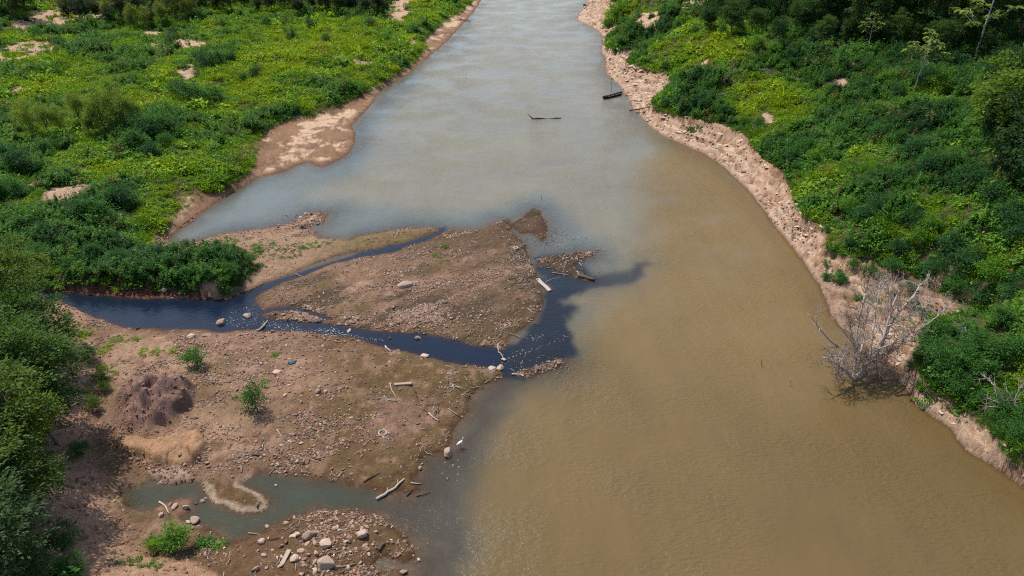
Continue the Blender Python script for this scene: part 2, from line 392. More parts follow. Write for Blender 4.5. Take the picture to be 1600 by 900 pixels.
def ground_colour():
    f = GF; x, y, z = GX, GY, GZ
    def C(*c):
        return np.array(c, F32)
    def mix(a, b, t):
        t = np.clip(t, 0, 1)[..., None]
        return a * (1 - t) + b * t
    n1 = fbm(x, y, 5.5, 5, 81); n2 = fbm(x, y, 1.3, 4, 83); n3 = fbm(x, y, 0.45, 3, 85)
    streak = fbm(x * 0.83 + y * 0.56, (y * 0.83 - x * 0.56) * 3.2, 7.0, 4, 87)
    col = np.zeros(x.shape + (3,), F32) + C(0.235, 0.142, 0.092)
    # gravel bars: pinkish tan earth, olive films, orange-brown wash
    col = mix(col, C(0.33, 0.210, 0.148), sstep(0.0, 0.45, n2 + 0.3 * n1))
    olive = sstep(-0.05, 0.35, n1 + 0.35 * n2)
    col = mix(col, C(0.120, 0.083, 0.034), 0.85 * olive * ((f['south'] > 0) | (f['bar'] > 0)))
    rb = (f['bar'] > 0)
    px_right = sstep(-14, 2, x) * rb
    col = mix(col, C(0.095, 0.067, 0.034), np.clip(0.75 * px_right * sstep(-0.25, 0.25, streak + 0.3), 0, 1))
    col = mix(col, C(0.075, 0.055, 0.036), 0.8 * rb * sstep(0.12, 0.4, streak))
    far_bar = rb * sstep(78, 92, y)
    col = mix(col, C(0.10, 0.064, 0.036), 0.7 * far_bar)
    south_e = (f['south'] > 0) * sstep(-26, -15, x)
    col = mix(col, C(0.132, 0.086, 0.036), 0.88 * south_e * sstep(-0.3, 0.3, n1 + 0.4))
    col = mix(col, C(0.29, 0.178, 0.12), 0.6 * (f['south'] > 0) * sstep(0.15, 0.5, n2))
    spit = (f['south'] > 0) * sstep(43.5, 41.5, y) * sstep(-27, -24, x)
    col = mix(col, C(0.135, 0.080, 0.040), 0.85 * spit)
    col = mix(col, C(0.10, 0.062, 0.038), (f['i1'] > 0) * 0.9)
    col = mix(col, C(0.075, 0.058, 0.036), 0.85 * ((f['i2'] > 0) | (f['i3'] > 0)))
    # south-west clay
    pk = np.maximum.reduce([blob(330, 680, 110, 40, x, y), blob(230, 560, 110, 45, x, y), 0.8 * blob(430, 590, 110, 30, x, y)])
    col = mix(col, C(0.40, 0.255, 0.175), 0.75 * pk * sstep(-0.35, 0.3, n1 + 0.6 * n2 + 0.1) * (f['south'] > 0))
    col = mix(col, C(0.42, 0.25, 0.145), sstep(-0.3, 0.8, f['ledge'] + 0.6 * n2))
    col = mix(col, C(0.27, 0.165, 0.138) * (1 + 0.35 * n2[..., None]), f['mound'])
    col = mix(col, C(0.43, 0.27, 0.165), sstep(-0.2, 0.4, f['clay'] + 0.3 * n2) * (f['south'] > 0))
    crk = (np.abs(fbm(x, y, 3.2, 2, 41)) < 0.03) * (f['ledge'] > 0.2)
    crk2 = (np.abs(fbm(x, y, 2.6, 3, 44)) < 0.03) * (f['ssw'] > 0.5) * (f['south'] > 0)
    col = mix(col, C(0.42, 0.31, 0.24), sstep(0, 0.2, f['slab']))
    col = mix(col, C(0.40, 0.245, 0.16), 0.9 * sstep(0, 2, f['ssw']) * (f['south'] > 0) * sstep(-0.4, 0.3, n1 + 0.3))
    col = mix(col, C(0.13, 0.07, 0.04), 0.8 * np.maximum(crk, crk2))
    # left bank
    nl = (f['north'] > 0)
    col = mix(col, C(0.25, 0.145, 0.085), nl * 1.0)
    col = mix(col, C(0.52, 0.37, 0.25), nl * sstep(-0.12, 0.12, n1 + 0.4 * n2 + 0.2 * n3) * sstep(0.8, 2.2, f['north']) * sstep(90, 100, y))
    col = mix(col, C(0.33, 0.22, 0.14), nl * sstep(100, 90, y) * 0.8)
    col = mix(col, C(0.15, 0.11, 0.045), nl * sstep(100, 92, y) * sstep(-30, -22, x) * 0.8)
    col = mix(col, C(0.17, 0.10, 0.06), nl * 0.75 * sstep(0.12, 0.3, fbm(x, y, 4.0, 5, 89)) * sstep(90, 100, y))
    cut = nl * f['cut'] * sstep(1.6, 0.8, f['ter'])
    col = mix(col, C(0.17, 0.078, 0.05), cut)
    # sand of the right bank
    rr = (f['right'] > 0)
    sand = mix(np.zeros_like(col) + C(0.52, 0.385, 0.285), C(0.42, 0.28, 0.19), sstep(0.0, 0.5, n2 + 0.5 * f['rill']))
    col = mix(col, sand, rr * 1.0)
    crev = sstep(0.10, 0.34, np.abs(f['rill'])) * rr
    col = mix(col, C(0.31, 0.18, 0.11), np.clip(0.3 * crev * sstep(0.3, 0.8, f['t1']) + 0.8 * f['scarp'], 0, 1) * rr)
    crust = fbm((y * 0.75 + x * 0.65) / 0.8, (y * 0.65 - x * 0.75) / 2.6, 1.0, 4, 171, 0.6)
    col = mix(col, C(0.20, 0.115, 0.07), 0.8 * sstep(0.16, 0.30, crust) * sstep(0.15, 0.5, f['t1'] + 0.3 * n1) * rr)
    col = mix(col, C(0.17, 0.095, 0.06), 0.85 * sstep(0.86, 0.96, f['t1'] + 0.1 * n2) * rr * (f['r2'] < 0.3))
    # bare pinkish patches up the banks
    col = mix(col, C(0.45, 0.30, 0.21), GBARE * ((f['ter'] > 0) & nl | (f['r2'] > 0) & rr))
    # soil below the plants
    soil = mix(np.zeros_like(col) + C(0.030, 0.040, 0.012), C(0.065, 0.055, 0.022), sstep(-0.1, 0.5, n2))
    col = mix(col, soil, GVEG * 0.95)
    # damp band at the water and the bed below it
    wet = 1 - sstep(0.02, 0.20, z + 0.04 * n2)
    wet_r = 1 - sstep(0.05, 0.55, z + 0.1 * n2)
    col = mix(col, col * C(0.50, 0.43, 0.40), np.where(rr, wet_r * 0.9, wet * 0.85))
    bed = sstep(0.02, -0.25, z)
    col = mix(col, C(0.12, 0.085, 0.05), bed)
    fr = (f['south'] > 0) & (y < 46) & (x > -40) & (x < -17)
    # pale salt rim round the pool
    rim = (f['south'] > 0) * sstep(0.02, 0.10, f['sd']) * sstep(0.75, 0.35, f['sd'] + 0.35 * n2) * (y < 47.5) * (y > 38) * (x < -16) * (0.15 + blob(365, 775, 62, 36, x, y) ** 0.5)
    col = mix(col, C(0.52, 0.41, 0.31), np.clip(rim, 0, 1) * 0.65 * sstep(-0.35, 0.1, n1 + 0.5 * n2 + 0.08))
    col = col * (1 + 0.22 * n3[..., None] + 0.14 * n2[..., None])
    return np.clip(col, 0.01, 0.8)


# ------------------------------------------------------------------ mesh and material helpers
def make_mesh(name, verts, faces, mats=(), smooth=False):
    """verts (n,3); faces (m,k) array or list of arrays"""
    me = bpy.data.meshes.new(name)
    verts = np.asarray(verts, dtype=F32)
    if isinstance(faces, np.ndarray):
        faces = [faces]
    faces = [np.asarray(a, dtype=np.int32) for a in faces if len(a)]
    nl = sum(a.size for a in faces); nf = sum(len(a) for a in faces)
    me.vertices.add(len(verts)); me.vertices.foreach_set('co', verts.ravel())
    me.loops.add(nl); me.loops.foreach_set('vertex_index', np.concatenate([a.ravel() for a in faces]))
    starts = []; totals = []; o = 0
    for a in faces:
        starts.append(o + np.arange(len(a)) * a.shape[1]); totals.append(np.full(len(a), a.shape[1])); o += a.size
    me.polygons.add(nf)
    me.polygons.foreach_set('loop_start', np.concatenate(starts).astype(np.int32))
    me.polygons.foreach_set('loop_total', np.concatenate(totals).astype(np.int32))
    if smooth:
        me.polygons.foreach_set('use_smooth', np.ones(nf, bool))
    for m in mats:
        me.materials.append(m)
    me.update(calc_edges=True)
    me.validate()
    return me


def link(name, data, parent=None, loc=(0, 0, 0), rot=(0, 0, 0), scale=(1, 1, 1)):
    o = bpy.data.objects.new(name, data)
    COL.objects.link(o)
    o.parent = parent
    o.location = loc; o.rotation_euler = rot; o.scale = scale
    return o


def tag(o, label, cat, group=None, kind=None):
    o['label'] = label; o['category'] = cat
    if group: o['group'] = group
    if kind: o['kind'] = kind
    return o


class NT:
    def __init__(self, name):
        self.m = bpy.data.materials.new(name); self.m.use_nodes = True
        self.t = self.m.node_tree; self.n = self.t.nodes
        self.b = self.n['Principled BSDF']; self.out = self.n['Material Output']

    def new(self, t, **kw):
        n = self.n.new(t)
        for k, v in kw.items():
            setattr(n, k, v)
        return n

    def l(self, a, b):
        self.t.links.new(a, b)

    def noise(self, scale, detail=4, rough=0.55, vec=None):
        n = self.new('ShaderNodeTexNoise')
        n.inputs['Scale'].default_value = scale; n.inputs['Detail'].default_value = detail; n.inputs['Roughness'].default_value = rough
        if vec: self.l(vec, n.inputs['Vector'])
        return n

    def mixc(self, a, b, fac, blend='MIX'):
        n = self.new('ShaderNodeMix', data_type='RGBA', blend_type=blend)
        for s, v in ((0, fac), (6, a), (7, b)):
            if hasattr(v, 'is_linked') or hasattr(v, 'links'):
                self.l(v, n.inputs[s])
            else:
                n.inputs[s].default_value = v if s == 0 else (*v, 1)
        return n.outputs[2]

    def ramp(self, fac, stops):
        n = self.new('ShaderNodeValToRGB')
        e = n.color_ramp.elements
        while len(e) < len(stops):
            e.new(0.5)
        for i, (p, c) in enumerate(stops):
            e[i].position = p; e[i].color = (*c, 1) if len(c) == 3 else c
        self.l(fac, n.inputs[0])
        return n.outputs[0]

    def bump(self, h, strength, dist):
        n = self.new('ShaderNodeBump')
        n.inputs['Strength'].default_value = strength; n.inputs['Distance'].default_value = dist
        self.l(h, n.inputs['Height'])
        self.l(n.outputs[0], self.b.inputs['Normal'])
        return n


def mat_ground():
    k = NT('earth')
    a = k.new('ShaderNodeVertexColor', layer_name='Col')
    tc = k.new('ShaderNodeTexCoord')
    n1 = k.noise(3.5, 6, 0.7, tc.outputs['Object']); n2 = k.noise(14, 4, 0.7, tc.outputs['Object'])
    f1 = k.ramp(n1.outputs['Fac'], [(0.3, (0.72, 0.70, 0.68)), (0.7, (1.25, 1.24, 1.22))])
    f2 = k.ramp(n2.outputs['Fac'], [(0.3, (0.78, 0.78, 0.78)), (0.72, (1.2, 1.2, 1.2))])
    c = k.mixc(a.outputs[0], f1, 1.0, 'MULTIPLY'); c = k.mixc(c, f2, 1.0, 'MULTIPLY')
    k.l(c, k.b.inputs['Base Color'])
    k.b.inputs['Roughness'].default_value = 0.92; k.b.inputs['Specular IOR Level'].default_value = 0.2
    ad = k.new('ShaderNodeMath', operation='ADD')
    k.l(n1.outputs['Fac'], ad.inputs[0]); k.l(n2.outputs['Fac'], ad.inputs[1])
    k.bump(ad.outputs[0], 0.9, 0.14)
    return k.m


def mat_water():
    k = NT('river_water')
    a = k.new('ShaderNodeVertexColor', layer_name='Col')
    tc = k.new('ShaderNodeTexCoord')
    mp = k.new('ShaderNodeMapping'); mp.inputs['Rotation'].default_value = (0, 0, math.radians(25)); mp.inputs['Scale'].default_value = (1.0, 2.2, 1)
    k.l(tc.outputs['Object'], mp.inputs['Vector'])
    n1 = k.noise(1.5, 4, 0.6, mp.outputs[0]); n2 = k.noise(0.10, 4, 0.6, tc.outputs['Object']); n3 = k.noise(0.035, 4, 0.6, tc.outputs['Object'])
    rip = k.new('ShaderNodeAttribute', attribute_name='ripple')
    mul = k.new('ShaderNodeMath', operation='MULTIPLY'); k.l(n1.outputs['Fac'], mul.inputs[0])
    gust = k.ramp(n2.outputs['Fac'], [(0.38, (0.12,) * 3), (0.62, (1, 1, 1))]); k.l(gust, mul.inputs[1])
    mul2 = k.new('ShaderNodeMath', operation='MULTIPLY'); k.l(mul.outputs[0], mul2.inputs[0]); k.l(rip.outputs['Fac'], mul2.inputs[1])
    mp2 = k.new('ShaderNodeMapping'); mp2.inputs['Rotation'].default_value = (0, 0, math.radians(-8)); mp2.inputs['Scale'].default_value = (0.9, 0.22, 1)
    k.l(tc.outputs['Object'], mp2.inputs['Vector'])
    n4 = k.noise(0.8, 4, 0.6, mp2.outputs[0])
    sm = k.new('ShaderNodeMath', operation='MULTIPLY_ADD'); sm.inputs[1].default_value = 0.3; k.l(n4.outputs['Fac'], sm.inputs[0]); k.l(mul2.outputs[0], sm.inputs[2])
    bp = k.bump(sm.outputs[0], 0.85, 0.22)
    tint = k.ramp(n3.outputs['Fac'], [(0.3, (0.9, 0.9, 0.9)), (0.7, (1.1, 1.1, 1.1))])
    k.l(k.mixc(a.outputs[0], tint, 1.0, 'MULTIPLY'), k.b.inputs['Base Color'])
    k.b.inputs['Roughness'].default_value = 0.09; k.b.inputs['IOR'].default_value = 1.333
    tr = k.new('ShaderNodeBsdfTransparent'); tr.inputs[0].default_value = (0.93, 0.9, 0.82, 1)
    op = k.new('ShaderNodeAttribute', attribute_name='opacity')
    gl = k.new('ShaderNodeBsdfGlossy'); gl.inputs['Roughness'].default_value = 0.06
    k.l(bp.outputs[0], gl.inputs['Normal'])
    fr = k.new('ShaderNodeFresnel'); fr.inputs['IOR'].default_value = 1.333; k.l(bp.outputs[0], fr.inputs['Normal'])
    clear = k.new('ShaderNodeMixShader'); k.l(fr.outputs[0], clear.inputs[0]); k.l(tr.outputs[0], clear.inputs[1]); k.l(gl.outputs[0], clear.inputs[2])
    mx = k.new('ShaderNodeMixShader'); k.l(op.outputs['Fac'], mx.inputs[0]); k.l(clear.outputs[0], mx.inputs[1]); k.l(k.b.outputs[0], mx.inputs[2])
    k.l(mx.outputs[0], k.out.inputs['Surface'])
    return k.m


def mat_leaf(name, instanced, trans=0.32):
    k = NT(name)
    if instanced:
        src = k.new('ShaderNodeAttribute', attribute_name='tint', attribute_type='INSTANCER').outputs['Color']
    else:
        src = k.new('ShaderNodeObjectInfo').outputs['Color']
    g = k.new('ShaderNodeNewGeometry')
    v = k.ramp(g.outputs['Random Per Island'], [(0, (0.55, 0.6, 0.6)), (0.5, (1, 1, 1)), (0.9, (1.3, 1.25, 1.0)), (1, (1.6, 1.45, 1.1))])
    c = k.mixc(src, v, 1.0, 'MULTIPLY')
    k.l(c, k.b.inputs['Base Color'])
    k.b.inputs['Roughness'].default_value = 0.6; k.b.inputs['Specular IOR Level'].default_value = 0.15
    tl = k.new('ShaderNodeBsdfTranslucent')
    k.l(k.mixc(c, (1.5, 1.35, 0.6), 1.0, 'MULTIPLY'), tl.inputs['Color'])
    mx = k.new('ShaderNodeMixShader'); mx.inputs[0].default_value = trans
    k.l(k.b.outputs[0], mx.inputs[1]); k.l(tl.outputs[0], mx.inputs[2]); k.l(mx.outputs[0], k.out.inputs['Surface'])
    return k.m


def mat_simple(name, stops, scale=6, rough=0.85, bump=0.4, dist=0.03, rand=True, stretch=None, spec=0.25):
    k = NT(name)
    tc = k.new('ShaderNodeTexCoord'); vec = tc.outputs['Object']
    if stretch:
        mp = k.new('ShaderNodeMapping'); mp.inputs['Scale'].default_value = stretch; k.l(vec, mp.inputs['Vector']); vec = mp.outputs[0]
    n = k.noise(scale, 5, 0.65, vec)
    if rand:
        oi = k.new('ShaderNodeObjectInfo')
        m = k.new('ShaderNodeMath', operation='MULTIPLY_ADD'); m.inputs[1].default_value = 0.45
        k.l(n.outputs['Fac'], m.inputs[0])
        m2 = k.new('ShaderNodeMath', operation='MULTIPLY'); m2.inputs[1].default_value = 0.6; k.l(oi.outputs['Random'], m2.inputs[0]); k.l(m2.outputs[0], m.inputs[2])
        fac = m.outputs[0]
    else:
        fac = n.outputs['Fac']
    k.l(k.ramp(fac, stops), k.b.inputs['Base Color'])
    k.b.inputs['Roughness'].default_value = rough; k.b.inputs['Specular IOR Level'].default_value = spec
    k.bump(n.outputs['Fac'], bump, dist)
    return k.m


M_ground = mat_ground(); M_water = mat_water()
M_leaf_i = mat_leaf('plant_leaf', True, 0.36); M_leaf = mat_leaf('tree_leaf', False, 0.38)
M_stone = mat_simple('bar_stone', [(0.1, (0.08, 0.053, 0.037)), (0.35, (0.175, 0.115, 0.08)), (0.6, (0.25, 0.175, 0.13)), (0.85, (0.36, 0.285, 0.23))], 5)
M_pale = mat_simple('pale_stone', [(0.1, (0.22, 0.155, 0.11)), (0.45, (0.37, 0.265, 0.195)), (0.85, (0.47, 0.37, 0.29))], 4, 0.85, 0.5, 0.04)
M_red = mat_simple('red_stone', [(0.1, (0.11, 0.055, 0.035)), (0.45, (0.23, 0.125, 0.08)), (0.85, (0.34, 0.21, 0.145))], 5)
M_wet = mat_simple('wet_stone', [(0.1, (0.02, 0.018, 0.015)), (0.5, (0.06, 0.05, 0.04)), (0.85, (0.22, 0.18, 0.13))], 5, 0.5)
M_drift = mat_simple('driftwood', [(0.1, (0.17, 0.125, 0.09)), (0.5, (0.31, 0.245, 0.19)), (0.85, (0.45, 0.39, 0.33))], 8, 0.85, 0.5, 0.02, True, (1, 1, 0.15))
M_drift_dark = mat_simple('dark_driftwood', [(0.1, (0.035, 0.025, 0.02)), (0.5, (0.09, 0.065, 0.05)), (0.85, (0.2, 0.15, 0.11))], 8, 0.85, 0.5, 0.02, True, (1, 1, 0.15))
M_deadwood = mat_simple('dead_branch', [(0.1, (0.22, 0.175, 0.145)), (0.5, (0.38, 0.32, 0.28)), (0.85, (0.50, 0.45, 0.41))], 3, 0.85, 0.4, 0.02, False)
M_twig = mat_simple('dead_twig', [(0.1, (0.10, 0.07, 0.055)), (0.5, (0.20, 0.15, 0.125)), (0.85, (0.33, 0.27, 0.23))], 3, 0.9, 0.3, 0.02, False)
M_bark = mat_simple('bark', [(0.2, (0.06, 0.045, 0.03)), (0.5, (0.13, 0.10, 0.075)), (0.8, (0.22, 0.18, 0.14))], 4, 0.9, 0.5, 0.03, False, (1, 1, 0.3))
M_bark_pale = mat_simple('pale_bark', [(0.2, (0.22, 0.20, 0.17)), (0.5, (0.38, 0.35, 0.30)), (0.8, (0.5, 0.47, 0.42))], 3, 0.85, 0.3, 0.02, False)
M_stem = mat_simple('stem', [(0.2, (0.07, 0.06, 0.03)), (0.8, (0.16, 0.13, 0.07))], 5, 0.9, 0.2, 0.01, False)

# ------------------------------------------------------------------ ground sheet
def grid_faces(nr, nc):
    i = np.arange(nr * nc).reshape(nr, nc)
    return np.stack([i[:-1, :-1], i[:-1, 1:], i[1:, 1:], i[1:, :-1]], -1).reshape(-1, 4)


V = np.stack([GX, GY, GZ], -1).reshape(-1, 3)
me = make_mesh('ground', V, grid_faces(*GX.shape), [M_ground], True)
GC = ground_colour()
ca = me.color_attributes.new('Col', 'FLOAT_COLOR', 'POINT')
ca.data.foreach_set('color', np.concatenate([GC.reshape(-1, 3), np.ones((len(V), 1), F32)], 1).astype(F32).ravel())
g = link('ground', me); g['kind'] = 'structure'
g['label'] = 'sandy river banks and pinkish gravel bars rising to green slopes'; g['category'] = 'ground'

# ------------------------------------------------------------------ water sheet
wr = np.concatenate([[-300, -100, -20, 8], 18 * np.exp(np.linspace(0, math.log(560 / 18), 430)), [700, 1000, 1800, 5500]])
wu = np.concatenate([[-6, -2, -1.3], np.linspace(-1.05, 1.1, 620), [1.6, 3.0, 8.0]])
wh = 0.85 * np.maximum(wr, 22) + 30
WX = (wu[None, :] * wh[:, None]).astype(F32); WY = np.repeat(wr[:, None], len(wu), 1).astype(F32)
WZ = hz(WX, WY)
_a = WX + 2.0 * fbm(WX, WY, 4.5, 2, 90); _b = WY + 2.0 * fbm(WX, WY, 4.5, 2, 92)
wx = WX + 1.5 * fbm(_a, _b, 4.5, 4, 91) + 0.4 * fbm(_a, _b, 1.2, 3, 93)
wy = WY + 1.9 * fbm(_a, _b, 4.5, 4, 95) + 0.5 * fbm(_a, _b, 1.2, 3, 97)


def pm(pts, soft, extra=(), warp=1.0):
    x = WX + (wx - WX) * warp; y = WY + (wy - WY) * warp
    return sstep(-soft, soft, sdist(WP(pts) + list(extra), x.astype(F32), y.astype(F32)))


wc = np.zeros(WX.shape + (3,), F32) + np.array((0.162, 0.148, 0.104), F32)


def wmix(c, t):
    global wc
    t = np.clip(t, 0, 1)[..., None]
    wc = wc * (1 - t) + np.array(c, F32) * t


brown = pm([(1040, 222), (1010, 260), (1005, 330), (1010, 400), (995, 440), (945, 470), (905, 500), (892, 560), (870, 590), (810, 600), (775, 650), (755, 720), (735, 800), (725, 900), (725, 980)], 5.0,
           [(-2, -300), (400, -300), (400, 120), (60, 150)], 1.6)
wmix((0.160, 0.110, 0.043), brown)
shallow_r = sstep(-9, -1, grid_lookup(GF['right'], WX, WY)) * sstep(150, 100, WY)
wmix((0.160, 0.105, 0.038), 0.5 * shallow_r)
front = sstep(75, 38, WY) * brown
wmix((0.118, 0.082, 0.034), 0.85 * front)
teal_sheen = pm([(264, 380), (300, 340), (380, 280), (500, 258), (560, 190), (640, 115), (660, 118), (590, 200), (560, 270), (470, 310), (560, 318), (700, 335), (790, 322), (840, 300), (880, 330), (930, 370), (960, 410), (900, 440), (830, 410), (790, 345), (680, 360), (560, 372), (420, 362)], 3.0)
wmix((0.105, 0.130, 0.128), 0.8 * teal_sheen)  # clearer teal water, with bluish sky sheen painted into its colour
lower = pm([(800, 585), (745, 625), (715, 690), (640, 715), (590, 770), (560, 790), (620, 830), (655, 870), (650, 960), (716, 960), (726, 880), (742, 780), (762, 700), (786, 645), (826, 602)], 1.9)
wmix((0.058, 0.053, 0.042), 0.92 * lower)
PLUME = [(780, 548), (800, 525), (838, 500), (850, 470), (836, 425), (828, 400), (860, 398), (905, 402), (932, 430), (985, 425), (1012, 408), (1019, 416), (1003, 436), (962, 447), (925, 455),
         (898, 472), (882, 495), (890, 515), (899, 545), (893, 568), (870, 582), (830, 593), (790, 592), (770, 575)]
st0 = fbm(WX, WY, 1.6, 4, 155)
plume = pm(PLUME, 0.9)
halo = pm(PLUME, 4.5, (), 1.6)
wmix((0.045, 0.050, 0.044), 0.68 * halo)
plume = plume * (1 - 0.25 * sstep(6, 15, WX))
wmix((0.007, 0.011, 0.018), 0.96 * plume)
creek = pm([(60, 440), (380, 452), (700, 352), (702, 372), (430, 470), (560, 500), (790, 538), (800, 580), (740, 590), (520, 540), (390, 530), (80, 530)], 0.5, (), 0.3)
wmix((0.006, 0.013, 0.030), creek)
pool = pm([(180, 750), (300, 745), (420, 732), (590, 755), (610, 790), (540, 805), (370, 860), (180, 800)], 1.0, (), 0.5)
wmix((0.042, 0.060, 0.040), pool)
near_mouth = pm([(590, 770), (640, 720), (680, 720), (690, 760), (660, 830), (610, 815)], 2.0)
wmix((0.060, 0.056, 0.045), 0.7 * near_mouth)
st1 = fbm(WX * 0.28 + 0.05 * WY, WY * 0.055, 1.0, 4, 151); st2 = fbm(WX * 0.9, WY * 0.16, 1.0, 3, 153)
wc = wc * (1 + (0.06 * st1 + 0.045 * st2)[..., None] * np.array([1.0, 0.95, 0.8], F32))
clear = np.maximum.reduce([creek, plume])
depth = np.maximum(-WZ, 0)
k_op = 3.2 + 8 * creek + 12 * plume + 2.0 * shallow_r + 1.2 * pool
opac = 1 - np.exp(-(depth + 0.03) * k_op)
opac = np.where(WY > 130, np.maximum(opac, 0.6), opac)
keep = (WZ < 0.35)
fc = grid_faces(*WX.shape)
kf = keep.ravel()[fc].any(1)
fc = fc[kf]
used = np.zeros(WX.size, bool); used[fc.ravel()] = True
remap = np.cumsum(used) - 1
V = np.stack([WX, WY, np.zeros_like(WX)], -1).reshape(-1, 3)[used]
wme = make_mesh('river', V, remap[fc].astype(np.int32), [M_water], True)
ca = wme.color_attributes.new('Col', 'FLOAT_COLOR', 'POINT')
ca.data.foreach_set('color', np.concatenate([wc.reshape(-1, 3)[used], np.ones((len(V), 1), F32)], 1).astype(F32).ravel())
at = wme.attributes.new('opacity', 'FLOAT', 'POINT'); at.data.foreach_set('value', np.clip(opac, 0, 1).astype(F32).ravel()[used])
ripple = np.clip(1.0 - 0.6 * creek - 0.75 * pool - 0.4 * plume - 0.45 * lower, 0.08, 1) * (0.75 + 0.25 * brown)
at = wme.attributes.new('ripple', 'FLOAT', 'POINT'); at.data.foreach_set('value', ripple.astype(F32).ravel()[used])
w = link('river_water', wme); w['kind'] = 'structure'
w['label'] = 'muddy brown river with dark creek water and plume mixing in'; w['category'] = 'water'


# ------------------------------------------------------------------ shape helpers
def unit(v):
    return v / np.maximum(np.linalg.norm(v, axis=-1, keepdims=True), 1e-9)


def leaves(P, D, N, L, Wd, droop=0.12):
    """folded leaf blades: base, left, tip, right"""
    D = unit(D); S = unit(np.cross(D, N)); N2 = np.cross(S, D)
    L = L[:, None]; Wd = Wd[:, None]
    a = P
    b = P + D * L * 0.45 + S * Wd * 0.5 + N2 * L * 0.06
    c = P + D * L - np.array([0, 0, 1]) * L * droop
    d = P + D * L * 0.45 - S * Wd * 0.5 + N2 * L * 0.06
    v = np.stack([a, b, c, d], 1).reshape(-1, 3)
    f = np.arange(len(P) * 4).reshape(-1, 4)
    return v, f


def tube(pts, rad, sides=6, cap=True):
    pts = np.asarray(pts, float); rad = np.asarray(rad, float)
    n = len(pts)
    t = np.gradient(pts, axis=0); t = unit(t)
    ref = np.where(np.abs(t[:, 2:3]) > 0.9, np.array([[1.0, 0, 0]]), np.array([[0, 0, 1.0]]))
    s = unit(np.cross(t, ref)); u = np.cross(s, t)
    a = np.linspace(0, 2 * math.pi, sides, endpoint=False)
    v = pts[:, None, :] + rad[:, None, None] * (np.cos(a)[None, :, None] * s[:, None, :] + np.sin(a)[None, :, None] * u[:, None, :])
    i = np.arange(n * sides).reshape(n, sides); j = np.roll(i, -1, 1)
    q = np.stack([i[:-1], j[:-1], j[1:], i[1:]], -1).reshape(-1, 4)
    v = v.reshape(-1, 3)
    tr = np.zeros((0, 3), int)
    if cap:
        v = np.concatenate([v, pts[:1], pts[-1:]])
        c0, c1 = n * sides, n * sides + 1
        tr = np.concatenate([np.stack([j[0], i[0], np.full(sides, c0)], -1), np.stack([i[-1], j[-1], np.full(sides, c1)], -1)])
    return v, q, tr


class Acc:
    def __init__(self):
        self.v = []; self.q = []; self.t = []; self.n = 0

    def add(self, v, q=None, t=None):
        self.v.append(np.asarray(v, float))
        if q is not None and len(q): self.q.append(np.asarray(q) + self.n)
        if t is not None and len(t): self.t.append(np.asarray(t) + self.n)
        self.n += len(v)

    def mesh(self, name, mat, smooth=False):
        fs = []
        if self.q: fs.append(np.concatenate(self.q))
        if self.t: fs.append(np.concatenate(self.t))
        return make_mesh(name, np.concatenate(self.v), fs, [mat], smooth)


def rdir(r, n, zmin=-1, zmax=1):
    z = r.uniform(zmin, zmax, n); a = r.uniform(0, 2 * math.pi, n); s = np.sqrt(1 - z * z)
    return np.stack([s * np.cos(a), s * np.sin(a), z], -1)


# ------------------------------------------------------------------ small plants used as ground cover (instanced by geometry nodes)
def proto_coll(name, meshes):
    c = bpy.data.collections.new(name)
    for i, m in enumerate(meshes):
        o = bpy.data.objects.new('%s_%02d' % (name, i), m)
        c.objects.link(o)
    return c


def weed_mound(seed, n=95, r=0.62, h=0.42, L=(0.13, 0.26)):
    q = np.random.default_rng(seed)
    d = rdir(q, n, -0.05, 1.0)
    rad = q.uniform(0.55, 1.05, n)[:, None] * (1 + 0.3 * np.sin(3 * np.arctan2(d[:, 1:2], d[:, 0:1]) + seed))
    P = d * rad * np.array([r, r, h])
    D = unit(d * np.array([1, 1, 0.3]) + q.normal(0, 0.6, (n, 3)))
    N = unit(np.array([0, 0, 1.0]) + d * 0.5 + q.normal(0, 0.25, (n, 3)))
    ln = q.uniform(*L, n)
    v, f = leaves(P, D, N, ln, ln * q.uniform(0.55, 0.8, n))
    return make_mesh('weed', v, f, [M_leaf_i])


def grass_tuft(seed, n=70, r=0.45, h=0.75):
    q = np.random.default_rng(seed)
    a = q.uniform(0, 2 * math.pi, n); rr = r * np.sqrt(q.random(n))
    P = np.stack([rr * np.cos(a), rr * np.sin(a), np.zeros(n)], -1)
    D = unit(np.stack([np.cos(a), np.sin(a), np.full(n, 1.5)], -1) + q.normal(0, 0.4, (n, 3)))
    N = rdir(q, n, 0, 0.6)
    ln = h * q.uniform(0.6, 1.15, n)
    v, f = leaves(P, D, N, ln, 0.075 * q.uniform(0.7, 1.4, n), 0.30)
    return make_mesh('grass', v, f, [M_leaf_i])


def herb(seed, n_st=6, h=1.35, lv=24, r=0.35):
    q = np.random.default_rng(seed)
    Ps = []; Ds = []; Ns = []; Ls = []
    for s in range(n_st):
        a = q.uniform(0, 6.28); lean = q.uniform(0.05, 0.32)
        hh = h * q.uniform(0.65, 1.1)
        b = np.array([math.cos(a), math.sin(a), 0]) * r * q.uniform(0, 1)
        ax = unit(np.array([math.cos(a) * lean, math.sin(a) * lean, 1.0]))
        t = q.uniform(0.12, 1, lv)
        P = b + ax * (t * hh)[:, None]
        d = rdir(q, lv, -0.1, 0.75)
        Ps.append(P); Ds.append(d); Ns.append(unit(np.array([0, 0, 1.0]) + q.normal(0, 0.3, (lv, 3)))); Ls.append(0.32 * (1.15 - 0.6 * t) * q.uniform(0.7, 1.2, lv))
    P = np.concatenate(Ps); L = np.concatenate(Ls)
    v, f = leaves(P, np.concatenate(Ds), np.concatenate(Ns), L, L * 0.42)
    return make_mesh('herb', v, f, [M_leaf_i])


